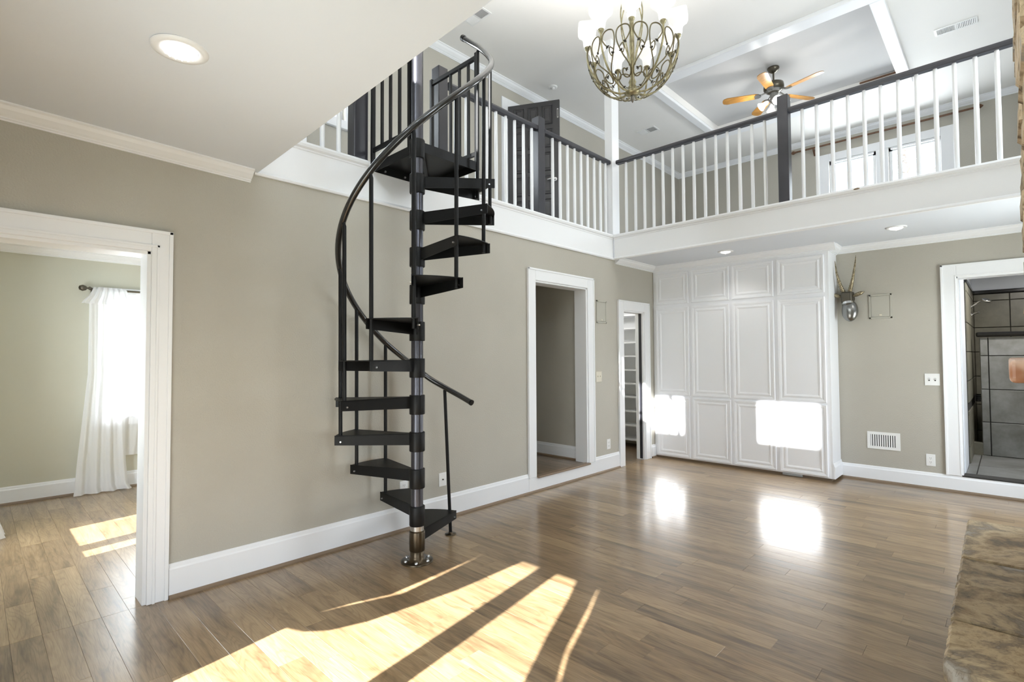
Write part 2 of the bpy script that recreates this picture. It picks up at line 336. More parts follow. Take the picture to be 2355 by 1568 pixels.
# ------------------------------------------------------------ shell: key dimensions
ZC, ZF, ZU = 2.55, 2.825, 5.25          # low ceiling, loft edge top, upper ceiling
YN, YB, YW, XR = -0.20, 6.366, 6.72, 4.30
XH, YU = -1.60, 10.49
def wall_x(name, x0, x1, y0, y1, z0, z1, holes, mat, label):
    # wall slab in the YZ plane; holes: (ya, yb, za, zb)
    mb = MB(); ys = sorted({y0, y1} | {h[0] for h in holes} | {h[1] for h in holes})
    for a, b_ in zip(ys, ys[1:]):
        if b_ <= y0 or a >= y1: continue
        cuts = sorted((h[2], h[3]) for h in holes if h[0] <= a + 1e-6 and h[1] >= b_ - 1e-6); z = z0
        for za, zb in cuts:
            if za > z + 1e-6: mb.box(x0, a, z, x1, b_, za)
            z = zb
        if z < z1: mb.box(x0, a, z, x1, b_, z1)
    return S(name, mb, mat, label, 'wall')
def wall_y(name, y0, y1, x0, x1, z0, z1, holes, mat, label):
    mb = MB(); xs = sorted({x0, x1} | {h[0] for h in holes} | {h[1] for h in holes})
    for a, b_ in zip(xs, xs[1:]):
        if b_ <= x0 or a >= x1: continue
        cuts = sorted((h[2], h[3]) for h in holes if h[0] <= a + 1e-6 and h[1] >= b_ - 1e-6); z = z0
        for za, zb in cuts:
            if za > z + 1e-6: mb.box(a, y0, z, b_, y1, za)
            z = zb
        if z < z1: mb.box(a, y0, z, b_, y1, z1)
    return S(name, mb, mat, label, 'wall')

HOLE_L = (YN, 0.676, 0.0, 1.965); HOLE_H = (3.915, 4.845, 0.145, 2.125); HOLE_C = (5.575, 6.115, 0.0, 1.925)
wall_x('wall_left', -0.15, 0.0, YN, 5.40, 0, ZC, [HOLE_L, HOLE_H], M_WALL, 'long textured beige wall with two cased openings behind the spiral stair')
wall_x('wall_left.001', -0.112, 0.0, 5.40, YW, 0, ZC, [HOLE_C], M_WALL, 'beige wall section around the narrow shelf closet')
wall_y('wall_back', YW, YW + 0.15, 0, XR, 0, ZC, [(3.10, 3.95, 0.165, 2.12)], M_WALL, 'beige wall under the loft with bathroom opening and metal animal head')
WIN_N = (1.03, 2.60, 0.0, 1.90); WIN_U1 = (0.98, 1.585, 4.68, 5.22); WIN_U2 = (2.485, 3.125, 4.68, 5.22)
wall_y('wall_near', YN - 0.15, YN, XH, XR, 0, 5.4, [WIN_N, (-1.60, -0.95, 0.5, 1.9), WIN_U1, WIN_U2], M_WALL, 'beige window wall behind the viewer')
wall_x('wall_right', XR, XR + 0.15, YN, YU, 0, 5.4, [(4.85, 6.05, 0.25, 2.05), (0.0, 1.15, 0.0, 2.05), (0.05, 1.65, 3.8, 4.8), (4.35, 6.15, 3.35, 4.75)], M_WALL, 'beige wall carrying the stone chimney')  # openings added to let side light in
wall_x('wall_upper_left', XH - 0.15, XH, YN, YU, 2.56, 5.4, [(1.72, 2.70, 3.86, 4.72), (5.20, 5.95, 2.83, 4.90)], M_WALL, 'beige upstairs hall wall beyond the left balusters')
wall_y('wall_upper_back', YU, YU + 0.15, XH, XR, 2.56, 5.4, [(1.24, 1.93, 3.9, 4.79), (2.10, 2.77, 3.9, 4.79)], M_WALL, 'beige upstairs wall holding the double window')

# floors --------------------------------------------------------------
def plank_floor(name, x0, x1, y0, y1, z, label, mat, w=0.115, lens=(0.75, 1.45), y_off=0.0, limit=300):
    base = S(name, MB().box(x0, y0, z - 0.06, x1, y1, z - 0.012), M_SUB, label, 'floor')
    y = y0; rows = []; cache = {}; n = 0
    while y < y1 - 0.02:
        yb = min(y + w, y1); x = x0 - random.uniform(0, 0.5)
        while x < x1:
            L_ = round(random.uniform(*lens), 2)
            xa, xb = max(x, x0), min(x + L_, x1)
            if xb - xa > 0.05:
                mb = MB().cbox(xa + 0.0003, y + 0.0003, z - 0.012, xb - 0.0003, yb - 0.0003, z, 0.0007)
                obj('plank', mb, mat, base); n += 1
            x += L_
        y = yb
    return base
plank_floor('floor', 0.0, XR, YN, YW, 0.0, 'glossy brown oak plank floor of the main room', M_OAK, lens=(0.8, 1.6))
plank_floor('floor.001', -3.30, 0.0, YN, 2.6, 0.0, 'brown oak plank floor of the side room past the left opening', M_OAK, lens=(0.7, 1.3))
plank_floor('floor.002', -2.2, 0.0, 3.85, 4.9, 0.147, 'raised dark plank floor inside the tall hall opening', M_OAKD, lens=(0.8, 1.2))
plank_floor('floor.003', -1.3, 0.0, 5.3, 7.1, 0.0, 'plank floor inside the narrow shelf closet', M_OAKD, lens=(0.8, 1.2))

# ceilings ------------------------------------------------------------
sl_ = 0.0275
zc0 = 2.531 + (1.25 - YN) * sl_
mb = MB().add([(0, YN, zc0), (XR, YN, zc0), (XR, 1.108, 2.531), (0, 1.237, 2.531), (0, YN, ZF), (XR, YN, ZF), (XR, 1.108, ZF), (0, 1.237, ZF)],
              [(0, 3, 2, 1), (4, 5, 6, 7), (0, 1, 5, 4), (1, 2, 6, 5), (2, 3, 7, 6), (3, 0, 4, 7)])
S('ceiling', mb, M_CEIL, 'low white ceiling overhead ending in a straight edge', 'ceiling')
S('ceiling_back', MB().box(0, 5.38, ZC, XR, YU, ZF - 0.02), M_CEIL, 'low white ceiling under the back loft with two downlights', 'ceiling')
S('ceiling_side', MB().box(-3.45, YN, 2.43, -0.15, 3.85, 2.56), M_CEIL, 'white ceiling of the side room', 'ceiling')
S('floor_upper', MB().box(XH, YN, 2.56, 0.0, YU, ZF - 0.01), M_CEIL, 'upstairs hall floor slab behind the left fascia', 'floor')
# upper ceiling with a tray recess
RX0, RX1, RY0, RY1, RZ = -0.11, 2.44, 6.75, 8.95, 5.36
mb = MB()
mb.box(XH, YN, ZU, XR, RY0, 5.45); mb.box(XH, RY1, ZU, XR, YU, 5.45); mb.box(XH, RY0, ZU, RX0, RY1, 5.45); mb.box(RX1, RY0, ZU, XR, RY1, 5.45)
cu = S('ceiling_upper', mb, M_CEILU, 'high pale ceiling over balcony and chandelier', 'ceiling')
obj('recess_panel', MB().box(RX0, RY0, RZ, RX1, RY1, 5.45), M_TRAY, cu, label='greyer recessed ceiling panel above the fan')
mb = MB()
t_ = 0.05
for n_, (x0, y0, x1, y1) in enumerate([(RX0 - 0.12, RY0 - 0.2, RX1 + 0.14, RY0), (RX0 - 0.12, RY1, RX1 + 0.14, RY1 + 0.18), (RX0 - 0.12, RY0, RX0, RY1), (RX1, RY0, RX1 + 0.14, RY1)]):
    S('trim_%d' % (n_ + 1), MB().box(x0, y0, ZU - t_, x1, y1, ZU), M_TRIM,
      ['white ceiling beam on the near edge of the tray recess', 'white ceiling beam on the far edge of the tray recess', 'white ceiling beam on the hall side of the tray recess',
       'white ceiling beam on the chimney side of the tray recess'][n_], 'trim', bevel=0.008)
S('trim_5', MB().box(RX1 - 0.46, RY1 - 0.025, RZ - 0.040, RX1 - 0.03, RY1 - 0.002, RZ - 0.020), M_RODW, 'thin honey wood strip inside the tray recess', 'trim')

# fascia boards of the balcony with nosing and bottom bead --------------
FP = [(0, -0.305), (0.018, -0.305), (0.024, -0.293), (0.018, -0.280), (0.012, -0.275), (0.012, -0.06), (0.018, -0.055), (0.018, -0.045), (0.034, -0.036), (0.040, -0.02), (0.034, -0.004), (0.022, 0.0), (0, 0)]
mb = MB().run(FP, (0.0, 1.22, ZF), (0.0, 5.40, ZF), (1, 0, 0)); mb.box(-0.06, 1.22, ZF - 0.03, 0.0, 5.45, ZF)
S('trim_6', mb, M_TRIM, 'white fascia board along the left balcony edge behind the stair', 'trim')
mb = MB().run(FP, (0.03, 5.385, ZF), (3.62, 5.385, ZF), (0, -1, 0)); mb.box(0.0, 5.38, ZF - 0.03, 3.62, 5.46, ZF)
tf7 = S('trim_7', mb, M_TRIM, 'white fascia board along the back balcony edge', 'trim')
obj('paint_chip', MB().tube([(2.505, 5.346, ZF - .018), (2.515, 5.3437, ZF - .018), (2.535, 5.3437, ZF - .017), (2.55, 5.346, ZF - .018)], [.003, .007, .008, .003], 8), M_SHOE, tf7)
mb = MB().box(3.62, 5.36, ZC - 0.02, XR, 5.40, ZF); S('trim_8', mb, M_TRIM, 'end of the back balcony fascia behind the chimney', 'trim')

# crowns --------------------------------------------------------------
def crown(h, w):
    return [(0, 0), (w, 0), (w, -h * .12), (w * .86, -h * .2), (w * .72, -h * .42), (w * .42, -h * .68), (w * .24, -h * .78), (w * .24, -h * .86), (w * .12, -h * .92), (w * .12, -h), (0, -h)]
k = 0
CR = crown(0.07, 0.082)
mb = MB(); a = Vector((0, YN, zc0)); b_ = Vector((0, 1.20, 2.531 + 0.05 * sl_)); mb.run(CR, a, b_, (1, 0, 0))
S('trim_9', mb, M_TRIM, 'white crown moulding under the low near ceiling, cut off at its end', 'trim')
mb = MB().run(CR, (0, 5.43, ZC), (0, YB, ZC), (1, 0, 0)); S('trim_10', mb, M_TRIM, 'short white crown return left of the built-in cabinet', 'trim')
mb = MB().run(CR, (2.08, YW, ZC), (XR, YW, ZC), (0, -1, 0)); S('trim_11', mb, M_TRIM, 'white crown moulding over the beige wall with the metal head', 'trim')
CR2 = crown(0.085, 0.09)
mb = MB().run(CR2, (XH, YN, ZU), (XH, YU, ZU), (1, 0, 0)); S('trim_12', mb, M_TRIM, 'white crown moulding along the upstairs hall wall', 'trim')
mb = MB().run(CR2, (XH, YU, ZU), (XR, YU, ZU), (0, -1, 0)); S('trim_13', mb, M_TRIM, 'white crown moulding above the upstairs double window', 'trim')
mb = MB().run(crown(0.075, 0.08), (-3.30, YN, 2.43), (-3.30, 3.85, 2.43), (1, 0, 0)); S('trim_14', mb, M_TRIM, 'white crown moulding in the side room', 'trim')

# baseboards ----------------------------------------------------------
def base_prof(h): return [(0, 0), (0.018, 0), (0.018, h - 0.03), (0.012, h - 0.022), (0.010, h - 0.006), (0.005, h), (0, h)]
SHOE = [(0, 0), (0.034, 0), (0.033, 0.008), (0.028, 0.016), (0.02, 0.02), (0, 0.02)]
def baseboard(name, p0, p1, nrm, h, label, shoe=True):
    b = S(name, MB().run(base_prof(h), p0, p1, nrm), M_TRIM, label, 'baseboard')
    if shoe: obj('shoe_moulding', MB().run(SHOE, p0, p1, nrm), M_SHOE, b, label='brown wood shoe moulding at the floor')
    return b
baseboard('baseboard_left', (0, 0.785, 0), (0, 3.812, 0), (1, 0, 0), 0.19, 'tall white baseboard of the long left wall behind the stair')
baseboard('baseboard_left.002', (0, 4.948, 0), (0, 5.465, 0), (1, 0, 0), 0.19, 'short white baseboard between the hall and closet casings')
baseboard('baseboard_left.001', (0, 6.25, 0), (0, YB, 0), (1, 0, 0), 0.17, 'short white baseboard between closet casing and cabinet')
baseboard('baseboard_back', (2.08, YW, 0), (XR, YW, 0), (0, -1, 0), 0.16, 'white baseboard right of the built-in cabinet')
baseboard('baseboard_side', (-3.30, YN, 0), (-3.30, 2.6, 0), (1, 0, 0), 0.165, 'white baseboard of the side room')

# ------------------------------------------------------------ cased openings
def casing_x(name, yA, yB, z0, z1, w, label, x=0.0, jamb=0.15, d=0.02, head=None, left=True):
    head = head or w
    t = thing(name, (x, (yA + yB) / 2, z0), label, 'door casing', kind='structure')
    f = x + d
    if left: obj('side_casing', MB().box(x - 0.001, yA - w, z0, f, yA, z1 + head), M_TRIM, t, bevel=0.004)
    obj('side_casing', MB().box(x - 0.001, yB, z0, f, yB + w, z1 + head), M_TRIM, t, bevel=0.004)
    obj('head_casing', MB().box(x - 0.001, yA if left else yA, z1, f, yB, z1 + head), M_TRIM, t, bevel=0.004)
    mb = MB().box(x - jamb - 0.01, yB - 0.018, z0, x + 0.004, yB + 0.004, z1)
    mb.box(x - jamb - 0.01, yA - 0.004, z0, x + 0.004, yA + 0.012, z1); mb.box(x - jamb - 0.01, yA, z1 - 0.018, x + 0.004, yB, z1 + 0.004)
    obj('jamb', mb, M_TRIM, t, bevel=0.002)
    # outer back-band
    mb = MB().box(f - 0.002, yB + w - 0.016, z0, f + 0.008, yB + w + 0.004, z1 + head + 0.004)
    if left: mb.box(f - 0.002, yA - w - 0.004, z0, f + 0.008, yA - w + 0.016, z1 + head + 0.004)
    mb.box(f - 0.002, (yA - w - 0.004) if left else yA, z1 + head - 0.014, f + 0.008, yB + w + 0.004, z1 + head + 0.005)
    obj('back_band', mb, M_TRIM, t, bevel=0.003)
    return t
c = casing_x('door_1', YN + 0.01, 0.68, 0.0, 1.95, 0.098, 'wide white casing of the opening into the side room', left=False, head=0.115)
obj('casing_bead', MB().box(0.02, 0.705, 0, 0.026, 0.718, 1.985).box(0.02, YN, 1.972, 0.026, 0.718, 1.985), M_TRIM, c, bevel=0.002)
c = casing_x('door_2', 3.93, 4.83, 0.147, 2.125, 0.115, 'tall white casing of the raised dark hall opening', head=0.115)
obj('threshold', MB().box(-0.03, 3.932, 0.135, 0.045, 4.828, 0.154), M_SHOE, c, bevel=0.006, label='dark wood nosing at the raised step')
obj('riser_board', MB().box(0.0, 3.813, 0.0, 0.0195, 4.947, 0.146), M_TRIM, c)
obj('shoe_moulding', MB().run([(0, 0), (0.034, 0), (0.033, 0.008), (0.028, 0.016), (0.02, 0.02), (0, 0.02)], (0, 3.812, 0), (0, 4.948, 0), (1, 0, 0)), M_SHOE, c)
c = casing_x('door_3', 5.59, 6.10, 0.0, 1.925, 0.122, 'narrow white casing of the shelf closet beside the cabinet', head=0.115, jamb=0.104)
obj('pocket_door', MB().box(-0.062, 6.078, 0.012, -0.022, 6.092, 1.905), M_CHAR, c, label='edge of a dark sliding door inside the jamb')
# back bathroom opening
t = thing('door_4', (3.5, YW, 0.165), 'white casing of the bathroom opening at the right', 'door casing', kind='structure')
obj('side_casing', MB().box(2.985, YW - 0.02, 0.16, 3.10, YW + 0.001, 2.235), M_TRIM, t, bevel=0.004)
obj('side_casing', MB().box(3.95, YW - 0.02, 0.16, 4.07, YW + 0.001, 2.235), M_TRIM, t, bevel=0.004)
obj('head_casing', MB().box(3.10, YW - 0.02, 2.12, 3.95, YW + 0.001, 2.235), M_TRIM, t, bevel=0.004)
obj('back_band', MB().box(2.98, YW - 0.028, 0.16, 2.998, YW - 0.018, 2.24).box(2.98, YW - 0.028, 2.224, 4.07, YW - 0.018, 2.24).box(3.088, YW - 0.024, 0.175, 3.098, YW - 0.018, 2.13).box(3.088, YW - 0.024, 2.122, 3.95, YW - 0.018, 2.132), M_TRIM, t, bevel=0.002)
obj('jamb', MB().box(3.085, YW - 0.004, 0.165, 3.112, YW + 0.16, 2.12).box(3.94, YW - 0.004, 0.165, 3.955, YW + 0.16, 2.12).box(3.10, YW - 0.004, 2.10, 3.95, YW + 0.16, 2.125), M_TRIM, t, bevel=0.002)
obj('sill', MB().box(3.10, YW - 0.015, 0.155, 3.95, YW + 0.15, 0.168), M_GROUT, t)

# ------------------------------------------------------------ rooms beyond the openings
wall_x('wall_side_far', -3.45, -3.30, YN, 3.85, 0, 2.6, [(1.0, 1.9, 0.75, 1.98)], M_WALLS, 'pale beige far wall of the side room with curtained window')
wall_y('wall_side_back', 2.6, 2.7, -3.3, -0.15, 0, 2.6, [], M_WALLS, 'pale beige end wall of the side room')
wall_y('wall_side_near', YN - 0.15, YN, -3.45, XH, 0, 2.6, [(-1.84, -1.60, 0.5, 1.9)], M_WALLS, 'pale window wall of the side room')
wall_y('wall_hall', 4.88, 4.98, -2.4, -0.15, 0.1, 2.5, [], M_WALL, 'shaded beige wall inside the tall hall opening')
wall_y('wall_hall_near', 3.72, 3.85, -2.4, -0.15, 0.1, 2.5, [], M_WALL, 'near side wall inside the tall hall opening')
wall_x('wall_hall_end', -2.4, -2.25, 3.7, 5.0, 0.1, 2.5, [], M_WALL, 'end wall deep inside the tall hall opening')
S('ceiling_hall', MB().box(-2.4, 3.7, 2.35, -0.15, 5.0, 2.45), M_CEIL, 'ceiling inside the tall hall opening', 'ceiling')
baseboard('baseboard_hall', (-2.25, 4.88, 0.147), (-0.15, 4.88, 0.147), (0, -1, 0), 0.155, 'white baseboard inside the tall hall opening')
wall_x('wall_closet_end', -1.4, -1.3, 5.2, 7.2, 0, 2.5, [], M_WALLS, 'end wall of the shelf closet')
wall_y('wall_closet_near', 5.2, 5.3, -1.4, -0.15, 0, 2.5, [], M_WALLS, 'near wall of the shelf closet')
wall_y('wall_closet_back', 7.1, 7.2, -1.4, -0.15, 0, 2.5, [], M_WALLS, 'back wall of the shelf closet behind the shelves')
wall_x('wall_closet_side', -0.15, 0.0, YW, 7.2, 0, 2.5, [], M_WALLS, 'side wall of the shelf closet')
S('ceiling_closet', MB().box(-1.4, 5.2, 2.3, -0.15, 7.2, 2.4), M_CEIL, 'ceiling of the shelf closet', 'ceiling')
t = thing('closet_shelving', (-0.72, 6.9, 0), 'white shelf unit inside the narrow closet', 'shelves')
for z in (1.968, 1.77, 1.561, 1.358, 1.152, 0.949, 0.75, 0.538, 0.329, 0.121):
    obj('shelf', MB().box(-1.29, 6.76, z - 0.02, -0.16, 7.095, z), M_TRIM, t)
obj('back_panel', MB().box(-1.29, 7.08, 0.1, -0.16, 7.098, 2.2), M_TRIM, t)

# bathroom -----------------------------------------------------------
BZ = 0.165
S('ceiling_bath', MB().box(2.6, 6.87, 2.45, 4.6, 9.4, 2.5), M_CEIL, 'white bathroom ceiling', 'ceiling')
wb = S('wall_bath_back', MB().box(3.0, 9.21, 0, 4.6, 9.36, 2.5), M_CEIL, 'tiled shower wall at the end of the bathroom', 'wall')
wl = S('wall_bath_left', MB().box(2.98, 6.87, 0, 3.12, 9.21, 2.5), M_CEIL, 'tiled side wall of the shower', 'wall')
S('wall_bath_right', MB().box(4.45, 6.87, 0, 4.6, 9.21, 2.5), M_CEIL, 'right wall of the bathroom', 'wall')
obj('grout', MB().box(3.12, 9.205, BZ, 4.45, 9.21, 2.14), M_GROUT, wb); obj('grout', MB().box(3.12, 7.5, BZ, 3.125, 9.2, 2.14), M_GROUT, wl)
zs_t = [BZ, 0.35, 0.69, 0.73, 0.82, 1.06, 1.38, 1.70, 2.05, 2.14]
for i, (za, zb) in enumerate(zip(zs_t, zs_t[1:])):
    if za == 0.73: continue
    for xa, xb in ((3.135, 3.485), (3.485, 3.96), (3.96, 4.44)):
        obj('tile', MB().cbox(xa + .004, 9.19, za + .004, xb - .004, 9.207, zb - .004, 0.003, 'y', -1), M_TILEO, wb)
    for ya, yb in ((7.5, 7.95), (7.95, 8.4), (8.4, 8.85), (8.85, 9.19)):
        obj('tile', MB().cbox(3.124, ya + .004, za + .004, 3.136, yb - .004, zb - .004, 0.003, 'x', 1), M_TILEO, wl)
mb = MB()
for i in range(26):
    for j in range(3): mb.box(3.14 + i * 0.05, 9.188, 0.735 + j * 0.028, 3.183 + i * 0.05, 9.206, 0.759 + j * 0.028)
obj('mosaic_band', mb, M_BLKT, wb, kind='stuff', label='band of small dark mosaic tiles')
obj('border_tile', MB().box(3.125, 9.175, 2.14, 4.44, 9.208, 2.19), M_BLKT, wb, bevel=0.01, label='black glossy border strip')
obj('border_tile', MB().box(3.12, 7.5, 2.14, 3.145, 9.2, 2.19), M_BLKT, wl, bevel=0.008)
bf = S('floor_bath', MB().box(3.0, 6.87, 0.05, 4.45, 8.25, BZ - 0.012), M_GROUT, 'large grey floor tiles of the bathroom', 'floor')
for xa, xb in ((3.12, 3.20), (3.20, 3.78), (3.78, 4.44)):
    for ya, yb in ((6.87, 8.24),) if xa < 3.19 else ((6.87, 7.45), (7.45, 8.24)):
        obj('tile', MB().cbox(xa + .004, ya + .004, BZ - 0.012, xb - .004, yb - .004, BZ, 0.002), M_TILE, bf)
bf2 = S('floor_shower', MB().box(3.1, 8.36, 0.0, 4.45, 9.21, 0.13), M_TILEO, 'dark shower floor behind the half wall', 'floor')
obj('curb', MB().box(3.12, 8.24, 0.1, 3.24, 8.36, 0.31), M_TILEO, bf2, bevel=0.006)
pw = thing('shower_half_wall', (3.8, 8.3, BZ), 'slate tiled half wall of the shower with black cap', 'wall', kind='structure')
obj('core', MB().box(3.222, 8.252, BZ, 4.44, 8.35, 1.545), M_GROUT, pw)
for i, (za, zb) in enumerate([(BZ, 0.555), (0.555, 0.938), (0.938, 1.332), (1.332, 1.55)]):
    for xa, xb in ((3.285, 3.92), (3.92, 4.44)):
        obj('tile', MB().cbox(xa + .004, 8.238, za + .004, xb - .004, 8.254, zb - .004, 0.003, 'y', -1), M_TILE, pw)
    obj('edge_tile', MB().cbox(3.215, 8.238, za + .004, 3.281, 8.254, zb - .004, 0.003, 'y', -1), M_TILE, pw)
    obj('edge_tile', MB().box(3.210, 8.25, za + .004, 3.224, 8.352, zb - .004), M_TILEO, pw)
obj('cap', MB().box(3.18, 8.21, 1.555, 4.45, 8.38, 1.61), M_BLKT, pw, bevel=0.018, seg=3, label='black polished cap')
t = thing('wall_shower', (3.14, 8.55, 1.95), 'chrome curved shower on its tiled side wall', 'shower')
obj('arm', MB().tube([(3.13, 8.55, 1.93), (3.17, 8.55, 1.96), (3.21, 8.54, 1.995), (3.25, 8.53, 2.01)], 0.011, 10), M_CHROME, t)
obj('head', MB().lathe([(0.0, 0.03), (0.02, 0.028), (0.05, 0.01), (0.058, -0.008), (0.05, -0.018), (0.0, -0.02)], n=20).xform(Matrix.Translation((3.275, 8.52, 2.0)) @ Matrix.Rotation(R(18), 4, 'Y')), M_CHROME, t)
t = thing('shower_valve', (3.14, 8.5, 1.83), 'chrome lever below the shower head', 'tap')
obj('escutcheon', MB().tube([(3.128, 8.5, 1.83), (3.14, 8.5, 1.83)], 0.045, 20), M_CHROME, t)
obj('lever', MB().tube([(3.14, 8.5, 1.83), (3.17, 8.49, 1.85), (3.21, 8.47, 1.862)], [0.014, 0.012, 0.009], 10), M_CHROME, t)
bl = bpy.data.lights.new('bath_lamp', 'AREA'); bl.shape = 'DISK'; bl.size = 0.16; bl.energy = 22; bl.color = (1, 0.97, 0.93)
bo = bpy.data.objects.new('bath_lamp', bl); bo.location = (3.75, 7.7, 2.43); col.objects.link(bo)
cl_ = bpy.data.lights.new('closet_lamp', 'POINT'); cl_.energy = 15; cl_.shadow_soft_size = .06; cl_.color = (1, .98, .95)
co_ = bpy.data.objects.new('closet_lamp', cl_); co_.location = (-.75, 6.0, 2.15); col.objects.link(co_)

# ------------------------------------------------------------ windows
def window_y(name, xa, xb, za, zb, y, nrm, label, mull=None, fr=0.05, cas=0.11, casz=True, glass=True):
    # window in a wall whose room face is at y, room direction nrm (+1/-1); opening xa..xb
    t = thing(name, ((xa + xb) / 2, y, za), label, 'window', kind='structure')
    yo = y - nrm * 0.09
    mb = MB().box(xa - .002, yo - .02, za, xa + fr, yo + .02, zb).box(xb - fr, yo - .02, za, xb + .002, yo + .02, zb).box(xa, yo - .02, zb - fr, xb, yo + .02, zb + .002).box(xa, yo - .02, za, xb, yo + .02, za + fr)
    obj('sash', mb, M_TRIM, t, bevel=0.003)
    if mull:
        for m0, m1 in mull: obj('mullion', MB().box(m0, yo - .03, za, m1, yo + .03, zb), M_TRIM, t)
    if cas:
        f = y + nrm * 0.02
        obj('casing', MB().box(xa - cas, y, za - (cas if casz else 0), xa, f, zb + cas).box(xb, y, za - (cas if casz else 0), xb + cas, f, zb + cas).box(xa, y, zb, xb, f, zb + cas), M_TRIM, t, bevel=0.004)
    if glass: obj('pane', MB().box(xa + .01, yo - .002, za + .01, xb - .01, yo + .002, zb - .01), M_GLASS, t)
    return t
window_y('window_1', WIN_N[0], WIN_N[1], 0.0, 1.90, YN, 1, 'tall double window behind the viewer', mull=[(1.75, 1.885)], fr=0.02, cas=0.1, casz=False)
window_y('window_2', WIN_U1[0], WIN_U1[1], WIN_U1[2], WIN_U1[3], YN, 1, 'small high window behind the viewer over the stair side', fr=0.012, cas=0)
window_y('window_3', WIN_U2[0], WIN_U2[1], WIN_U2[2], WIN_U2[3], YN, 1, 'small high window behind the viewer over the chimney side', fr=0.012, cas=0)
window_y('window_4', -1.84, -0.95, 0.5, 1.9, YN, 1, 'window of the side room beside the near curtain', mull=[(-1.27, -1.125)], fr=0.02, cas=0.1)
def window_x(name, ya, yb, za, zb, x, label, bars=()):
    t = thing(name, (x, (ya + yb) / 2, za), label, 'window', kind='structure'); xo = x + 0.09
    obj('sash', MB().box(xo - .02, ya, za, xo + .02, ya + .05, zb).box(xo - .02, yb - .05, za, xo + .02, yb, zb).box(xo - .02, ya + .05, zb - .05, xo + .02, yb - .05, zb).box(xo - .02, ya + .05, za, xo + .02, yb - .05, za + .05), M_TRIM, t, bevel=0.003)
    obj('casing', MB().box(x - .02, ya - .1, za, x, ya, zb + .1).box(x - .02, yb, za, x, yb + .1, zb + .1).box(x - .02, ya, zb, x, yb, zb + .1).box(x - .04, ya - .12, za - .04, x, yb + .12, za), M_TRIM, t, bevel=0.003)
    obj('pane', MB().box(xo - .002, ya + .04, za + .04, xo + .002, yb - .04, zb - .04), M_GLASS, t)
window_x('window_8', 4.85, 6.05, 0.25, 2.05, XR, 'added side-light window of the right wall between chimney and bathroom wall')  # unseen windows put in here to carry the added side light
window_x('window_9', 0.0, 1.15, 0.04, 2.05, XR, 'added tall side-light window of the right wall beside the hearth')
window_x('window_10', 0.05, 1.65, 3.8, 4.8, XR, 'added upper side-light window of the right wall above the low ceiling')
window_x('window_11', 4.35, 6.15, 3.35, 4.75, XR, 'added upper side-light window of the right wall over the back balcony')
# upstairs double window
t = thing('window_5', (2.0, YU, 3.9), 'white double window upstairs seen through the balusters', 'window', kind='structure')
y = YU
obj('casing', MB().box(1.08, y - 0.025, 3.75, 1.24, y, 4.925).box(2.77, y - 0.025, 3.75, 2.955, y, 4.925).box(1.24, y - 0.025, 4.79, 2.77, y, 4.925).box(1.93, y - 0.03, 3.8, 2.10, y + 0.001, 4.79), M_TRIM, t, bevel=0.006)
for xa, xb in ((1.24, 1.93), (2.10, 2.77)):
    yo = y + 0.05
    obj('sash', MB().box(xa, yo - .02, 3.9, xa + .05, yo + .02, 4.79).box(xb - .05, yo - .02, 3.9, xb, yo + .02, 4.79).box(xa, yo - .02, 4.73, xb, yo + .02, 4.79).box(xa, yo - .02, 3.9, xb, yo + .02, 3.95), M_TRIM, t, bevel=0.003)
    obj('pane', MB().box(xa + .04, yo - .002, 3.94, xb - .04, yo + .002, 4.74), M_GLASS, t)
    obj('shade_channel', MB().box(xa + .03, y - 0.012, 4.755, xb - .03, y + 0.02, 4.785), M_TRIM, t)
# upstairs hall window
t = thing('window_6', (XH, 2.2, 3.86), 'small white window in the upstairs hall wall left of the stair posts', 'window', kind='structure')
obj('casing', MB().box(XH, 1.62, 3.80, XH + 0.02, 1.72, 4.8).box(XH, 2.70, 3.80, XH + 0.02, 2.80, 4.8).box(XH, 1.72, 4.72, XH + 0.02, 2.70, 4.8).box(XH, 1.62, 3.77, XH + 0.045, 2.84, 3.86), M_TRIM, t, bevel=0.004)
obj('sash', MB().box(XH - .08, 1.72, 3.86, XH - .04, 1.77, 4.72).box(XH - .08, 2.65, 3.86, XH - .04, 2.70, 4.72).box(XH - .08, 1.72, 3.86, XH - .04, 2.70, 3.91).box(XH - .08, 1.72, 4.67, XH - .04, 2.70, 4.72), M_TRIM, t, bevel=0.003)
obj('pane', MB().box(XH - .062, 1.76, 3.9, XH - .058, 2.66, 4.68), M_GLASS, t)
# side room window with casing
t = thing('window_7', (-3.3, 1.45, 0.75), 'white framed window behind the sheer curtain in the side room', 'window', kind='structure')
obj('casing', MB().box(-3.3, 0.88, 0.70, -3.28, 1.0, 2.09).box(-3.3, 1.9, 0.70, -3.28, 2.0, 2.09).box(-3.3, 1.0, 1.98, -3.28, 1.9, 2.09).box(-3.3, 0.86, 0.66, -3.25, 2.02, 0.75), M_TRIM, t, bevel=0.004)
obj('sash', MB().box(-3.40, 1.0, .75, -3.36, 1.05, 1.98).box(-3.40, 1.85, .75, -3.36, 1.9, 1.98).box(-3.40, 1.0, .75, -3.36, 1.9, .80).box(-3.40, 1.0, 1.93, -3.36, 1.9, 1.98).box(-3.40, 1.0, 1.34, -3.36, 1.9, 1.39), M_TRIM, t, bevel=0.003)
obj('pane', MB().box(-3.385, 1.04, .79, -3.38, 1.86, 1.94), M_GLASS, t)
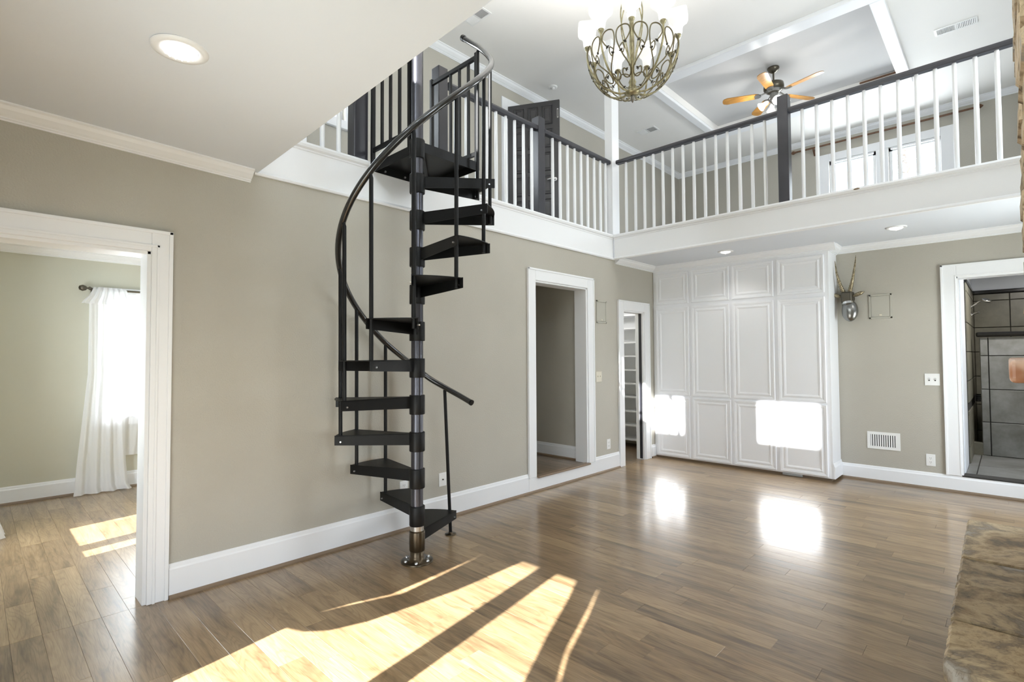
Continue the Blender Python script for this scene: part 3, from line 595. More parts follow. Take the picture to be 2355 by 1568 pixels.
# ------------------------------------------------------------ curtains
def curtain_panel(name, rows, axis, nf, amp, mat, label, cat='curtain', parent=None, n=60, ruff=0.0, ph=0.0, **kw):
    # rows: (z, a, b, off): spans a..b along the axis, off = position on the other axis
    vs = []; m = len(rows)
    for (z, a_, b__, off, am) in rows:
        for i in range(n + 1):
            u = i / n; w = a_ + (b__ - a_) * u
            o = off + am * amp * (math.sin(u * nf * 2 * math.pi + ph) + 0.35 * math.sin(u * nf * 4.3 * math.pi + 1.3 + z * 2))
            vs.append((w, o, z) if axis == 'x' else (o, w, z))
    fs = [(j * (n + 1) + i, j * (n + 1) + i + 1, (j + 1) * (n + 1) + i + 1, (j + 1) * (n + 1) + i) for j in range(m - 1) for i in range(n)]
    o = obj(name, MB().add(vs, fs, True), mat, parent, label=label if parent is None else None, cat=cat if parent is None else None)
    return o
def interp_rows(keys, step=0.04):
    out = []; z = keys[0][0]
    for (k0, k1) in zip(keys, keys[1:]):
        nn = max(1, int(abs(k1[0] - k0[0]) / step))
        for i in range(nn):
            t_2 = i / nn; out.append(tuple(k0[j] + (k1[j] - k0[j]) * t_2 for j in range(5)))
    out.append(tuple(keys[-1])); return out
# tied-back lined curtains of the tall window behind the viewer
t = thing('tieback_curtain', (1.3, -0.15, 0), 'lined curtain tied back on the stair side of the tall window behind the viewer', 'curtain')
curtain_panel('cloth', interp_rows([(1.93, 1.26, 1.62, -.15, 1), (1.64, 1.275, 1.545, -.15, 1), (1.40, 1.262, 1.485, -.15, 1), (1.24, 1.245, 1.42, -.15, 1), (1.04, 1.09, 1.33, -.15, .8), (.92, 1.01, 1.235, -.15, .6), (.86, 1.0, 1.14, -.15, .4), (.83, .97, 1.03, -.15, .3), (.6, .93, 1.02, -.15, .6), (.03, .9, 1.01, -.15, 1)]), 'x', 4, 0.006, M_CLOTH, None, parent=t)
curtain_panel('cloth', interp_rows([(1.93, 0.96, 1.262, -.15, 1), (1.64, .96, 1.272, -.15, 1), (1.42, .96, 1.235, -.15, 1), (1.20, .96, 1.197, -.15, 1), (1.07, .96, 1.10, -.15, .8), (.95, .96, 1.03, -.15, .6)]), 'x', 4, 0.006, M_CLOTH, None, parent=t)
t = thing('tieback_curtain', (2.3, -0.15, 0), 'lined curtain tied back on the chimney side of the tall window behind the viewer', 'curtain')
curtain_panel('cloth', interp_rows([(1.93, 1.96, 2.12, -.15, 1), (1.87, 1.967, 2.13, -.15, 1), (1.63, 2.08, 2.222, -.15, 1), (1.37, 2.18, 2.305, -.15, 1), (1.165, 2.27, 2.42, -.15, .8), (.95, 2.42, 2.56, -.15, .5), (.83, 2.6, 2.66, -.15, .3), (.03, 2.62, 2.72, -.15, 1)]), 'x', 4, 0.006, M_CLOTH, None, parent=t)
curtain_panel('cloth', interp_rows([(1.93, 2.145, 2.7, -.15, 1), (1.82, 2.155, 2.7, -.15, 1), (1.57, 2.262, 2.7, -.15, 1), (1.33, 2.345, 2.7, -.15, 1), (1.2, 2.42, 2.7, -.15, 1), (.95, 2.57, 2.7, -.15, .6)]), 'x', 4, 0.006, M_CLOTH, None, parent=t)
# sheer curtain of the side room: rod, ruffled heading, long panel
t = thing('curtain_rod', (-3.2, 1.2, 2.05), 'grey curtain rod with ball finial in the side room', 'curtain rod')
obj('rod', MB().tube([(-3.2, 0.80, 2.055), (-3.2, 2.1, 2.055)], 0.011, 10), M_PEWTER, t)
obj('finial', MB().lathe([(0.0, -0.032), (0.02, -0.026), (0.032, 0.0), (0.022, 0.028), (0.008, 0.036), (0.012, 0.05), (0.02, 0.056), (0.012, 0.066), (0.008, 0.075), (0, 0.08)], n=18).xform(Matrix.Translation((-3.2, 0.745, 2.06)) @ Matrix.Rotation(R(-90), 4, 'X')), M_PEWTER, t)
obj('bracket', MB().tube([(-3.29, 0.84, 2.03), (-3.23, 0.84, 2.03), (-3.2, 0.84, 2.045)], 0.008, 8).box(-3.30, 0.82, 1.99, -3.29, 0.86, 2.07), M_PEWTER, t)
t = thing('sheer_curtain', (-3.2, 0.95, 0), 'long sheer white curtain with ruffled top pooling on the side room floor', 'curtain')
curtain_panel('panel', interp_rows([(2.06, .83, 1.09, -3.2, .5), (1.95, .80, 1.11, -3.2, .8), (1.2, .80, 1.09, -3.2, 1), (.9, .775, 1.10, -3.2, 1), (.3, .725, 1.12, -3.19, 1.2), (.06, .71, 1.14, -3.18, 1.4), (.012, .70, 1.17, -3.15, 1.5)]), 'y', 3.5, 0.016, M_SHEER, None, parent=t, n=90)
curtain_panel('ruffle', interp_rows([(2.075, .83, 1.09, -3.18, .6), (2.05, .82, 1.10, -3.15, 1.1), (1.98, .79, 1.12, -3.14, 1.3), (1.93, .745, 1.15, -3.12, 1.8), (1.90, .73, 1.165, -3.11, 2.0)], 0.015), 'y', 6, 0.016, M_SHEER, None, parent=t, n=120)
curtain_panel('sheer_curtain', interp_rows([(2.05, 1.07, 1.9, -3.245, 1), (1.0, 1.09, 1.9, -3.245, 1), (.34, 1.07, 1.205, -3.245, 1)][:2] + [(1.0, 1.09, 1.24, -3.245, 1)][:0] + [(.34, 1.07, 1.62, -3.245, 1)]), 'y', 6, 0.006, M_SHEER, 'short sheer panel hanging close to the side room window', n=80)
curtain_panel('white_curtain', interp_rows([(2.0, -2.5, -1.98, -.10, 1), (1.0, -2.5, -1.98, -.05, 1), (.3, -2.5, -1.96, .06, 1.2), (.012, -2.5, -1.925, .16, 1.4)]), 'x', 5, 0.02, M_SHEER, 'white curtain whose flared hem shows at the far left edge', n=60)

# ------------------------------------------------------------ built-in cabinet
t = thing('built_in_cabinet', (1.04, YB, 0), 'white floor-to-ceiling built-in cabinet with twelve panelled doors', 'cabinet')
obj('carcass', MB().box(0.003, YB, 0.028, 2.08, YW - .003, ZC - .003), M_CAB, t, bevel=0.003)
obj('toe_kick', MB().box(0.01, YB + 0.02, 0.0, 2.06, YW, 0.03), M_SHOE, t)
obj('crown', MB().run(crown(0.075, 0.075), (0.0, YB, ZC), (2.08 + 0.07, YB, ZC), (0, -1, 0)).run(crown(0.075, 0.075), (2.08, YB, ZC), (2.08, YW, ZC), (1, 0, 0)), M_CAB, t)
obj('plinth', MB().run([(0, 0.03), (0.018, 0.03), (0.018, 0.15), (0.010, 0.165), (0.004, 0.19), (0, 0.19)], (2.08, YB - 0.004, 0), (2.08, YW, 0), (1, 0, 0)), M_CAB, t)
obj('kick_flap', MB().box(1.58, YB - 0.012, 0.004, 1.78, YB + 0.02, 0.028), M_GRILL, t, bevel=0.004, label='small grey flap in the toe gap')
cols_ = [(0.044, 0.500), (0.540, 1.018), (1.052, 1.520), (1.562, 2.034)]
rows_ = [(0.045, 0.812), (0.838, 1.985), (2.03, 2.44)]
def door_mesh(w, h):
    mb = MB(); d0 = -0.018
    def ring(i0, i1, y0, y1):
        a = [(i0, i0), (w - i0, i0), (w - i0, h - i0), (i0, h - i0)]; b2 = [(i1, i1), (w - i1, i1), (w - i1, h - i1), (i1, h - i1)]
        vs = [(p[0], y0, p[1]) for p in a] + [(p[0], y1, p[1]) for p in b2]
        mb.add(vs, [(k, (k + 1) % 4, (k + 1) % 4 + 4, k + 4) for k in range(4)])
    ring(0, 0, 0, d0 + 0.004); ring(0, 0.004, d0 + .004, d0); ring(0.004, 0.024, d0, d0 + .002); ring(0.024, 0.032, d0 + .002, d0 + .006); ring(0.032, 0.048, d0 + .006, d0 + .006)
    ring(0.048, 0.054, d0 + .006, d0 + .001); ring(0.054, 0.068, d0 + .001, d0 + .003); ring(0.068, 0.078, d0 + .003, d0 + .008)
    i = 0.078; mb.add([(i, d0 + .008, i), (w - i, d0 + .008, i), (w - i, d0 + .008, h - i), (i, d0 + .008, h - i)], [(0, 1, 2, 3)])
    return mb
for (xa, xb) in cols_:
    for (za, zb) in rows_:
        mb = door_mesh(xb - xa, zb - za); mb.xform(Matrix.Translation((xa, YB, za))); obj('door', mb, M_CAB, t)

# ------------------------------------------------------------ wall fittings
def plate(name, c, axis, w, h, label, cat, mat, kind):
    # axis 'x': on left wall facing +X; axis 'y': on back wall facing -Y
    x, y, z = c
    def bx(u0, u1, z0, z1, d0, d1):
        return (x + d0, y + u0, z + z0, x + d1, y + u1, z + z1) if axis == 'x' else (x + u0, y - d1, z + z0, x + u1, y - d0, z + z1)
    t = thing(name, c, label, cat)
    obj('plate', MB().box(*bx(-w / 2, w / 2, -h / 2, h / 2, 0, 0.006)), mat, t, bevel=0.003)
    if kind == 'switch':
        for u in (-w * .2, w * .2):
            obj('switch_slot', MB().box(*bx(u - .006, u + .006, -.014, .014, .005, .0066)), M_HOLE if mat is M_PLATE else mat, t)
            obj('toggle', MB().box(*bx(u - .004, u + .004, -.002, .012, .006, .016)), mat, t, bevel=0.001)
    elif kind == 'outlet':
        for zz in (-.02, .02):
            obj('socket', MB().tube([Vector(bx(0, 0, zz, zz, .0055, .0055)[:3]), Vector(bx(0, 0, zz, zz, .0085, .0085)[:3])] if axis == 'x' else [Vector((x, y - .0055, z + zz)), Vector((x, y - .0085, z + zz))], 0.016, 18), mat, t)
            mb = MB()
            for u, q in ((-.006, .003), (.006, .003)): mb.box(*bx(u - .0013, u + .0013, zz + q - .004, zz + q + .004, .008, .0092))
            mb.box(*bx(-.0022, .0022, zz - .011, zz - .007, .008, .0092)); obj('slots', mb, M_HOLE, t)
    elif kind == 'coax':
        obj('socket', MB().tube([(x + .006, y, z), (x + .014, y, z)] if axis == 'x' else [(x, y - .006, z), (x, y - .014, z)], 0.006, 12), M_PEWTER, t)
    return t
plate('light_switch', (0, 5.054, 1.112), 'x', 0.118, 0.122, 'almond double light switch between the hall and closet openings', 'switch', M_PLATEB, 'switch')
plate('light_switch', (2.892, YW, 1.097), 'y', 0.12, 0.12, 'white double light switch beside the bathroom casing', 'switch', M_PLATE, 'switch')
plate('power_outlet', (0, 5.245, 0.308), 'x', 0.075, 0.118, 'white outlet low on the wall left of the closet casing', 'outlet', M_PLATE, 'outlet')
plate('power_outlet', (2.862, YW, 0.284), 'y', 0.075, 0.12, 'white outlet beside the bathroom casing', 'outlet', M_PLATE, 'outlet')
plate('cable_outlet', (0, 2.746, 0.325), 'x', 0.078, 0.112, 'white cable plate right of the stair pole', 'outlet', M_PLATE, 'coax')
plate('wall_plate', (0, 2.36, 0.325), 'x', 0.075, 0.112, 'white wall plate half hidden behind the stair pole', 'outlet', M_PLATE, 'outlet')
def access_panel(c, axis, w, h, label):
    x, y, z = c; t = thing('access_panel', c, label, 'panel')
    def bx(u0, u1, z0, z1, d0, d1): return (x + d0, y + u0, z + z0, x + d1, y + u1, z + z1) if axis == 'x' else (x + u0, y - d1, z + z0, x + u1, y - d0, z + z1)
    mb = MB(); f = 0.018
    mb.box(*bx(-w / 2, w / 2, h / 2 - f, h / 2, 0, .009)); mb.box(*bx(-w / 2, w / 2, -h / 2, -h / 2 + f, 0, .009)); mb.box(*bx(-w / 2, -w / 2 + f, -h / 2, h / 2, 0, .009)); mb.box(*bx(w / 2 - f, w / 2, -h / 2, h / 2, 0, .009))
    obj('frame', mb, M_PANEL, t, bevel=0.002)
    obj('door', MB().box(*bx(-w / 2 + f + .003, w / 2 - f - .003, -h / 2 + f + .003, h / 2 - f - .003, 0, .006)), M_PANEL, t, bevel=0.001)
    obj('latch', MB().box(*bx(-.012, .012, -h / 2 + f + .012, -h / 2 + f + .030, .006, .010)), M_PLATEB, t, bevel=0.001)
access_panel((0, 5.122, 1.872), 'x', 0.208, 0.268, 'beige painted access panel high between hall and closet openings')
access_panel((2.478, YW, 1.868), 'y', 0.205, 0.262, 'beige painted access panel beside the metal animal head')
# wall register
t = thing('wall_register', (2.475, YW, 0.435), 'white metal air register low on the beige wall', 'vent')
x0, x1, z0, z1 = 2.331, 2.618, 0.345, 0.526
obj('frame', MB().box(x0, YW - .008, z0, x1, YW, z0 + .028).box(x0, YW - .008, z1 - .028, x1, YW, z1).box(x0, YW - .008, z0 + .028, x0 + .028, YW, z1 - .028).box(x1 - .032, YW - .008, z0 + .028, x1, YW, z1 - .028), M_PLATE, t)
obj('duct', MB().box(x0 + .029, YW - .002, z0 + .029, x1 - .033, YW, z1 - .029), M_HOLE, t)
for i in range(12):
    xx = x0 + .034 + i * 0.0195
    mb = MB().box(-.006, -.0008, z0 + .026, .006, .0008, z1 - .026); ang = R(35 if i in (1, 2, 3, 8, 9) else 8)
    mb.xform(Matrix.Translation((xx + .004, YW - .006, 0)) @ Matrix.Rotation(ang, 4, 'Z')); obj('slat', mb, M_PLATE, t)
obj('lever', MB().box(x0 + .012, YW - .014, .432, x0 + .018, YW - .007, .442), M_PLATE, t)

# metal antelope head
HX, HZ = 2.205, 1.98
t = thing('antelope_head', (HX, YW, HZ), 'polished metal antelope head with ribbed horns mounted by the cabinet', 'wall decor')
mb = MB(); HY = YW - 0.10
def ell(mb, c, rx, ry, rz, n=20, m=14, M=None):
    s = len(mb.v); pr_ = [(math.sin(math.pi * i / m), -math.cos(math.pi * i / m)) for i in range(m + 1)]
    mb.lathe([(max(p[0], 0.0001), p[1]) for p in pr_], n=n)
    mb.xform(Matrix.Translation(c) @ (M or Matrix()) @ Matrix.Diagonal((rx, ry, rz, 1)), s)
ell(mb, (HX + .018, HY - .03, 1.832), .078, .055, .122, M=Matrix.Rotation(R(-3), 4, 'Y') @ Matrix.Rotation(R(-12), 4, 'X'))
obj('face', mb, M_SILV, t, label='smooth polished egg-shaped muzzle')
mb = MB(); mb.prism([(-.05, -.05), (.05, -.05), (.062, .03), (.04, .09), (-.04, .09), (-.062, .03)], -.04, .085)
mb.xform(Matrix.Translation((HX - .01, HY, 1.955))); obj('skull', mb, M_SILVD, t, bevel=0.018, seg=3)
obj('collar', MB().tube([(HX - .002, HY - .02, 1.925), (HX + .002, HY - .026, 1.90)], [.052, .056], 20), M_CHROME, t)
obj('mount', MB().tube([(HX - .01, HY + .06, 1.97), (HX - .01, YW, 1.97)], [.04, .055], 20), M_SILVD, t)
for sx, tip in ((-1, (HX - .105, HY - .06, 2.385)), (1, (HX + .085, HY - .03, 2.425))):
    b0 = Vector((HX - .012 + sx * .028, HY - .01, 2.03)); tp = Vector(tip); pts = []; rs = []
    for i in range(61):
        u = i / 60; p = b0.lerp(tp, u) + Vector((sx * .012 * math.sin(u * math.pi), -.02 * math.sin(u * math.pi), 0)); pts.append(p)
        rs.append((.019 * (1 - u) + .003) * (1 + (.16 * math.sin(u * 60 * 2) if u < .75 else 0)))
    obj('horn', MB().tube(pts, rs, 10), M_HORN, t)
    e0 = Vector((HX - .01 + sx * .055, HY, 1.99)); mb = MB()
    mb.tube([e0, e0 + Vector((sx * .035, -.01, .012)), e0 + Vector((sx * .075, -.01, .028)), e0 + Vector((sx * .105, 0, .04))], [.010, .022, .02, .004], 10)
    obj('ear', mb, M_HORN, t)

# ------------------------------------------------------------ downlights
def downlight(c, r, label):
    x, y, z = c; t = thing('downlight', c, label, 'ceiling light')
    obj('trim_ring', MB().lathe([(r, z), (r * .98, z - .006), (r * .8, z - .010), (r * .66, z - .006), (r * .62, z + .02)], (x, y), 36), M_TRIM, t)
    obj('housing', MB().lathe([(r * .62, z + .002), (r * .55, z + .03), (0.001, z + .03)], (x, y), 24), M_GRILL, t)
    mb = MB()
    for ri, cnt in ((0.0, 1), (.018, 6), (.036, 12), (.05, 16)):
        for k in range(cnt):
            a = 2 * math.pi * k / cnt + ri * 40; px_, py_ = x + ri * math.cos(a) * r / .09, y + ri * math.sin(a) * r / .09
            L_ = .028 * (1 - ri / .09) + .006; q = .0055 * r / .09
            mb.lathe([(q, z + .01), (q, z - L_ + q), (0.0005, z - L_)], (px_, py_), 6, False)
    obj('crystal_lens', mb, M_CRYST, t, kind='stuff', label='lit cluster of crystal points')
    l = bpy.data.lights.new('downlight_lamp', 'SPOT'); l.energy = 5; l.spot_size = R(120); l.spot_blend = 0.8; l.shadow_soft_size = .05; l.color = (1, .96, .9)
    o = bpy.data.objects.new('downlight_lamp', l); o.location = (x, y, z - .05); col.objects.link(o)
downlight((1.16, 0.535, 2.549), 0.098, 'recessed crystal downlight in the low near ceiling')
downlight((1.133, 5.98, ZC), 0.085, 'recessed downlight above the built-in cabinet')
downlight((2.72, 6.0, ZC), 0.085, 'recessed downlight over the beige wall with the metal head')

# ------------------------------------------------------------ ceiling vents and smoke detector
def cvent(c, w, h, label, along='y', dark=M_GRILL):
    x, y = c; z = ZU; t = thing('ceiling_vent', (x, y, z), label, 'vent')
    g_ = y - h / 2 + .022; e_ = y + h / 2 - .022
    obj('frame', MB().box(x - w / 2, y - h / 2, z - .008, x + w / 2, g_, z).box(x - w / 2, e_, z - .008, x + w / 2, y + h / 2, z).box(x - w / 2, g_, z - .008, x - w / 2 + .022, e_, z).box(x + w / 2 - .022, g_, z - .008, x + w / 2, e_, z).box(x - .008, g_, z - .008, x + .008, e_, z), M_PLATE, t)
    obj('duct', MB().box(x - w / 2 + .01, y - h / 2 + .01, z - .003, x + w / 2 - .01, y + h / 2 - .01, z), M_GRILL, t)
    n = int((w - .06) / .014)
    for i in range(n):
        xx = x - w / 2 + .03 + i * (w - .06) / max(1, n - 1)
        if abs(xx - x) < .01: continue
        mb = MB().box(-.0055, y - h / 2 + .02, -.0007, .0055, y + h / 2 - .02, .0007); mb.xform(Matrix.Translation((xx, 0, z - .006)) @ Matrix.Rotation(R(-38 if xx < x else 38), 4, 'Y'))
        obj('slat', mb, M_PLATE, t)
cvent((-0.845, 3.93), 0.33, 0.155, 'white ceiling vent above the top of the spiral stair')
cvent((-0.95, 8.01), 0.34, 0.20, 'white ceiling vent between the corner column and the tray recess')
cvent((3.10, 8.02), 0.39, 0.17, 'white ceiling vent above the balcony near the chimney')
t = thing('smoke_detector', (-1.21, 5.74, ZU), 'small round white smoke detector on the high ceiling', 'smoke detector')
obj('base', MB().lathe([(.068, ZU), (.066, ZU - .012), (.05, ZU - .016), (.03, ZU - .016)], (-1.21, 5.74), 28), M_PLATE, t)
obj('sensor', MB().lathe([(.03, ZU - .014), (.026, ZU - .03), (.001, ZU - .032)], (-1.21, 5.74), 20), M_PLATE, t)

# ------------------------------------------------------------ balcony railings
def baluster_mesh(r=0.0165, h=0.87):
    return MB().lathe([(r * .92, 0), (r, .02), (r * 1.05, h * .4), (r * .92, h - .02), (r * .85, h)], n=12)
def square_post(name, x0, y0, x1, y1, z0, z1, mat, parent, label=None):
    mb = MB().box(x0, y0, z0, x1, y1, z1); return obj(name, mb, mat, parent, bevel=0.005, label=label)
ZR = 3.715
RP = [(-.030, -.018), (-.026, -.026), (.026, -.026), (.030, -.018), (.033, 0.0), (.028, .017), (.014, .025), (-.014, .025), (-.028, .017), (-.033, 0.0)]
def rail(parent, p0, p1, nrm):
    return obj('handrail', MB().run(RP, p0, p1, nrm), M_CHAR, parent, label='dark charcoal handrail')
bb = MB(); bb = baluster_mesh()
def add_balusters(parent, pts):
    proto = None
    for (x, y) in pts:
        if proto is None:
            mb = baluster_mesh(); mb.xform(Matrix.Translation((x, y, ZF))); proto = obj('baluster', mb, M_TRIM, parent)
        else: linked(proto, 'baluster', parent, (x, y, ZF))
YR = 5.42
t = thing('balcony_railing', (1.8, YR, ZF), 'back balcony railing of white balusters with charcoal handrail and newel', 'railing')
rail(t, (0.058, YR - .01, ZR), (1.89, YR - .01, ZR), (0, 1, 0)); rail(t, (1.985, YR - .01, ZR), (3.60, YR - .01, ZR), (0, 1, 0))
square_post('newel_post', 1.888, YR - .055, 1.984, YR + .045, ZF, 3.865, M_CHAR, t, 'charcoal square newel post')
add_balusters(t, [(x, YR) for x in [0.177, 0.301, 0.421, 0.538, 0.657, 0.778, 0.9, 1.024, 1.145, 1.266, 1.388, 1.511, 1.634, 1.757, 2.095, 2.215, 2.34, 2.464, 2.587, 2.708, 2.831, 2.955, 3.077, 3.196, 3.321, 3.446]])
t = thing('hall_railing', (0, 4.1, ZF), 'left balcony railing of white balusters between stair landing and corner column', 'railing')
rail(t, (-.015, 2.82, ZR), (-.015, 3.985, ZR), (1, 0, 0)); rail(t, (-.015, 4.10, ZR), (-.015, 5.335, ZR), (1, 0, 0))
square_post('newel_post', -.07, 3.985, .025, 4.085, ZF, 3.83, M_CHAR, t, 'charcoal square newel post')
square_post('newel_post', -.085, 2.70, .015, 2.80, ZF, 3.84, M_CHAR, t, 'charcoal square newel post at the stair landing')
add_balusters(t, [(-.02, y) for y in [2.915, 3.04, 3.165, 3.288, 3.413, 3.544, 3.672, 3.8, 3.925, 4.262, 4.389, 4.521, 4.649, 4.772, 4.9, 5.032, 5.158, 5.27]])
t = thing('stair_side_railing', (0, 1.6, ZF), 'short railing of pale balusters left of the stair landing', 'railing')
rail(t, (-.015, 1.26, ZR), (-.015, 1.92, ZR), (1, 0, 0))
square_post('newel_post', -.085, 1.915, .015, 2.03, ZF, 3.84, M_CHAR, t, 'charcoal square newel post left of the landing')
add_balusters(t, [(-.02, y) for y in [1.43, 1.557, 1.686, 1.811]])
# corner column
S('column', MB().box(-0.075, 5.345, ZF, 0.032, 5.50, ZU), M_TRIM, 'square white corner column from balcony edge to high ceiling', 'column', bevel=0.006)

# upstairs hall door, standing open
t = thing('door_5', (XH, 5.19, 2.83), 'black panelled door standing open in the upstairs hall', 'door', kind='structure')
hx, hy = XH + 0.02, 5.20; ang = math.atan2(5.526 - 5.19, -0.954 + 1.6)
Md = Matrix.Translation((hx, hy, 2.835)) @ Matrix.Rotation(ang, 4, 'Z')
W, H = 0.735, 2.055
leaf = MB().box(0, -.018, 0, W, .018, H); leaf.xform(Md); leafo = obj('door_leaf', leaf, M_DOORD, t, bevel=0.003)
for ci in range(3):
    for ri in range(6):
        xa = .085 + ci * .20; xb = xa + .155; za = .10 + ri * .325; zb = za + .27
        mb = MB()
        for (i0, i1, y0, y1) in ((0, .010, -.018, -.032), (.010, .022, -.032, -.020), (.022, .034, -.020, -.020), (.034, .048, -.020, -.030)):
            A = [(xa + i0, za + i0), (xb - i0, za + i0), (xb - i0, zb - i0), (xa + i0, zb - i0)]; B = [(xa + i1, za + i1), (xb - i1, za + i1), (xb - i1, zb - i1), (xa + i1, zb - i1)]
            mb.add([(p[0], y0, p[1]) for p in A] + [(p[0], y1, p[1]) for p in B], [(k, (k + 1) % 4, (k + 1) % 4 + 4, k + 4) for k in range(4)])
        mb.add([(xa + .048, -.030, za + .048), (xb - .048, -.030, za + .048), (xb - .048, -.030, zb - .048), (xa + .048, -.030, zb - .048)], [(0, 1, 2, 3)])
        mb.xform(Md); obj('door_panel', mb, M_DOORD, leafo)
mb = MB().tube([(W - .065, -.018, .95), (W - .065, -.06, .95)], .011, 12).tube([(W - .065, -.055, .95), (W - .105, -.062, .952), (W - .165, -.058, .945)], [.011, .01, .008], 10)
mb.tube([(W - .065, -.018, .95), (W - .065, -.024, .95)], .028, 18); mb.xform(Md); obj('lever_handle', mb, M_CHROME, t, label='chrome lever handle')
mb = MB().box(W - .034, -.022, 1.80, W - .012, -.018, 1.93); mb.xform(Md); hk = obj('latch_plate', mb, M_CHROME, t)
mb = MB().box(W - .029, -.0235, 1.815, W - .017, -.0215, 1.915); mb.xform(Md); obj('latch_slot', mb, M_DOORD, t)
obj('casing', MB().box(XH - .001, 5.07, 2.83, XH + .02, 5.19, 5.01).box(XH - .001, 5.96, 2.83, XH + .02, 6.08, 5.01).box(XH - .001, 5.19, 4.90, XH + .02, 5.96, 5.01), M_TRIM, t, bevel=0.004)
S('wall_upper_room', MB().box(XH - 1.3, 4.9, 2.7, XH - 1.2, 6.4, 5.1).box(XH - 1.3, 4.9, 2.7, XH - .15, 5.0, 5.1).box(XH - 1.3, 6.3, 2.7, XH - .15, 6.4, 5.1).box(XH - 1.3, 4.9, 5.0, XH - .15, 6.4, 5.1).box(XH - 1.3, 4.9, 2.7, XH - .15, 6.4, 2.81), M_WALL, 'room behind the open upstairs door', 'wall')

# curtain rod upstairs
t = thing('wooden_curtain_rod', (1.96, YU - .1, 5.07), 'dark walnut curtain rod with ball finials above the upstairs window', 'curtain rod')
ry = YU - .10
obj('rod', MB().tube([(.74, ry, 5.072), (3.19, ry, 5.066)], .016, 14), M_RODW, t)
for x, s_ in ((.74, -1), (3.19, 1)):
    obj('finial', MB().lathe([(.016, 0), (.022, .008), (.016, .016), (.028, .03), (.034, .048), (.028, .066), (.012, .078), (.014, .084), (.001, .09)], n=16).xform(Matrix.Translation((x, ry, 5.07)) @ Matrix.Rotation(R(90 * s_), 4, 'Y')), M_RODW, t)
for x in (1.02, 2.95):
    obj('bracket', MB().box(x - .014, ry - .01, 5.03, x + .014, YU, 5.052).box(x - .014, YU - .02, 4.95, x + .014, YU, 5.05).add([(x - .014, YU - .02, 4.95), (x + .014, YU - .02, 4.95), (x + .014, ry, 5.03), (x - .014, ry, 5.03), (x - .014, YU - .02, 5.03), (x + .014, YU - .02, 5.03)], [(0, 1, 2, 3), (0, 3, 4), (1, 5, 2)]), M_RODW, t)

# ------------------------------------------------------------ spiral staircase
PX, PY = 0.591, 2.0625
ZT = [0.190, 0.354, 0.600, 0.843, 1.088, 1.332, 1.577, 1.824, 2.076, 2.325, 2.575]
A0 = lambda k: R(112 + 30 * k)
t = thing('spiral_staircase', (PX, PY, 0), 'black metal spiral staircase with curved handrail', 'staircase')
ZTOP = 3.86
obj('centre_pole', MB().lathe([(.040, .20), (.040, ZTOP), (.036, ZTOP + .01)], (PX, PY), 32), M_POLE, t, label='grey metallic centre pole')
obj('base_sleeve', MB().lathe([(.047, .012), (.047, .075), (.041, .078), (.041, .098), (.0465, .101), (.0465, .205)], (PX, PY), 32), M_BRONZE, t, label='bronze tinted lower sleeve')
obj('spacer_ring', MB().lathe([(.0435, .076), (.0435, .099)], (PX, PY), 32), M_RING, t); obj('spacer_ring', MB().lathe([(.0445, .203), (.0445, .236)], (PX, PY), 32), M_RING, t)
bpl = obj('base_plate', MB().lathe([(.105, .0), (.105, .008), (.10, .011), (.052, .012), (.05, .03), (.047, .035)], (PX, PY), 40), M_BRONZE, t, label='round bronze floor flange')
for a in (20, 80, 140, 200, 260, 320):
    x_, y_ = PX + .082 * math.cos(R(a)), PY + .082 * math.sin(R(a)); obj('bolt', MB().lathe([(.011, .010), (.011, .017), (.008, .022), (.001, .024)], (x_, y_), 8), M_BOLT, bpl)
RO, RB = 0.523, 0.493
def pol(r, a, z): return (PX + r * math.cos(a), PY + r * math.sin(a), z)
for k, z in enumerate(ZT):
    a, b_ = A0(k) - R(1.5), A0(k + 1) + R(3)
    obj('collar', MB().lathe([(.0495, z - .118), (.0515, z - .114), (.0515, z + .006), (.0495, z + .010), (.040, z + .010)], (PX, PY), 28), M_BLK if k else M_BRONZE, t)
    mb = MB(); n = 10; ri = .045; th = .005
    top = [pol(ri, a, z)] + [pol(RO, a + (b_ - a) * i / n, z) for i in range(n + 1)] + [pol(ri, b_, z)]
    m = len(top); bot = [(p[0], p[1], p[2] - th) for p in top]
    mb.add(top + bot, [tuple(range(m)), tuple(reversed(range(m, 2 * m)))] + [((i + 1) % m, i, i + m, (i + 1) % m + m) for i in range(m)])
    tr = obj('tread', mb, M_BLK, t)
    for an, sg in ((a, 1), (b_, -1)):
        # down-turned flange along each straight edge
        d = Vector((math.cos(an), math.sin(an), 0)); nn = Vector((-math.sin(an), math.cos(an), 0)) * sg * .004
        P0 = Vector(pol(.046, an, 0)); P1 = Vector(pol(RO + .004, an, 0))
        prof = [(0, z + .001), (0, z - .078), (1, z - .062), (1, z + .001)]
        q = [(P0 if s_ == 0 else P1) + Vector((0, 0, zz)) for s_, zz in prof]
        vs = q + [p + nn for p in q]
        obj('flange', MB().add(vs, [(0, 1, 2, 3), (7, 6, 5, 4), (0, 4, 5, 1), (1, 5, 6, 2), (2, 6, 7, 3), (3, 7, 4, 0)]), M_BLK, tr)
        # end tab and bolt
        e = Vector(pol(RO - .004, an, z - .04)); w_ = Vector((-math.sin(an), math.cos(an), 0))
        obj('bolt', MB().tube([e + w_ * (-.010 * sg) - d * .03, e + w_ * (.006 * sg) - d * .03], .0055, 8), M_BOLT, tr)
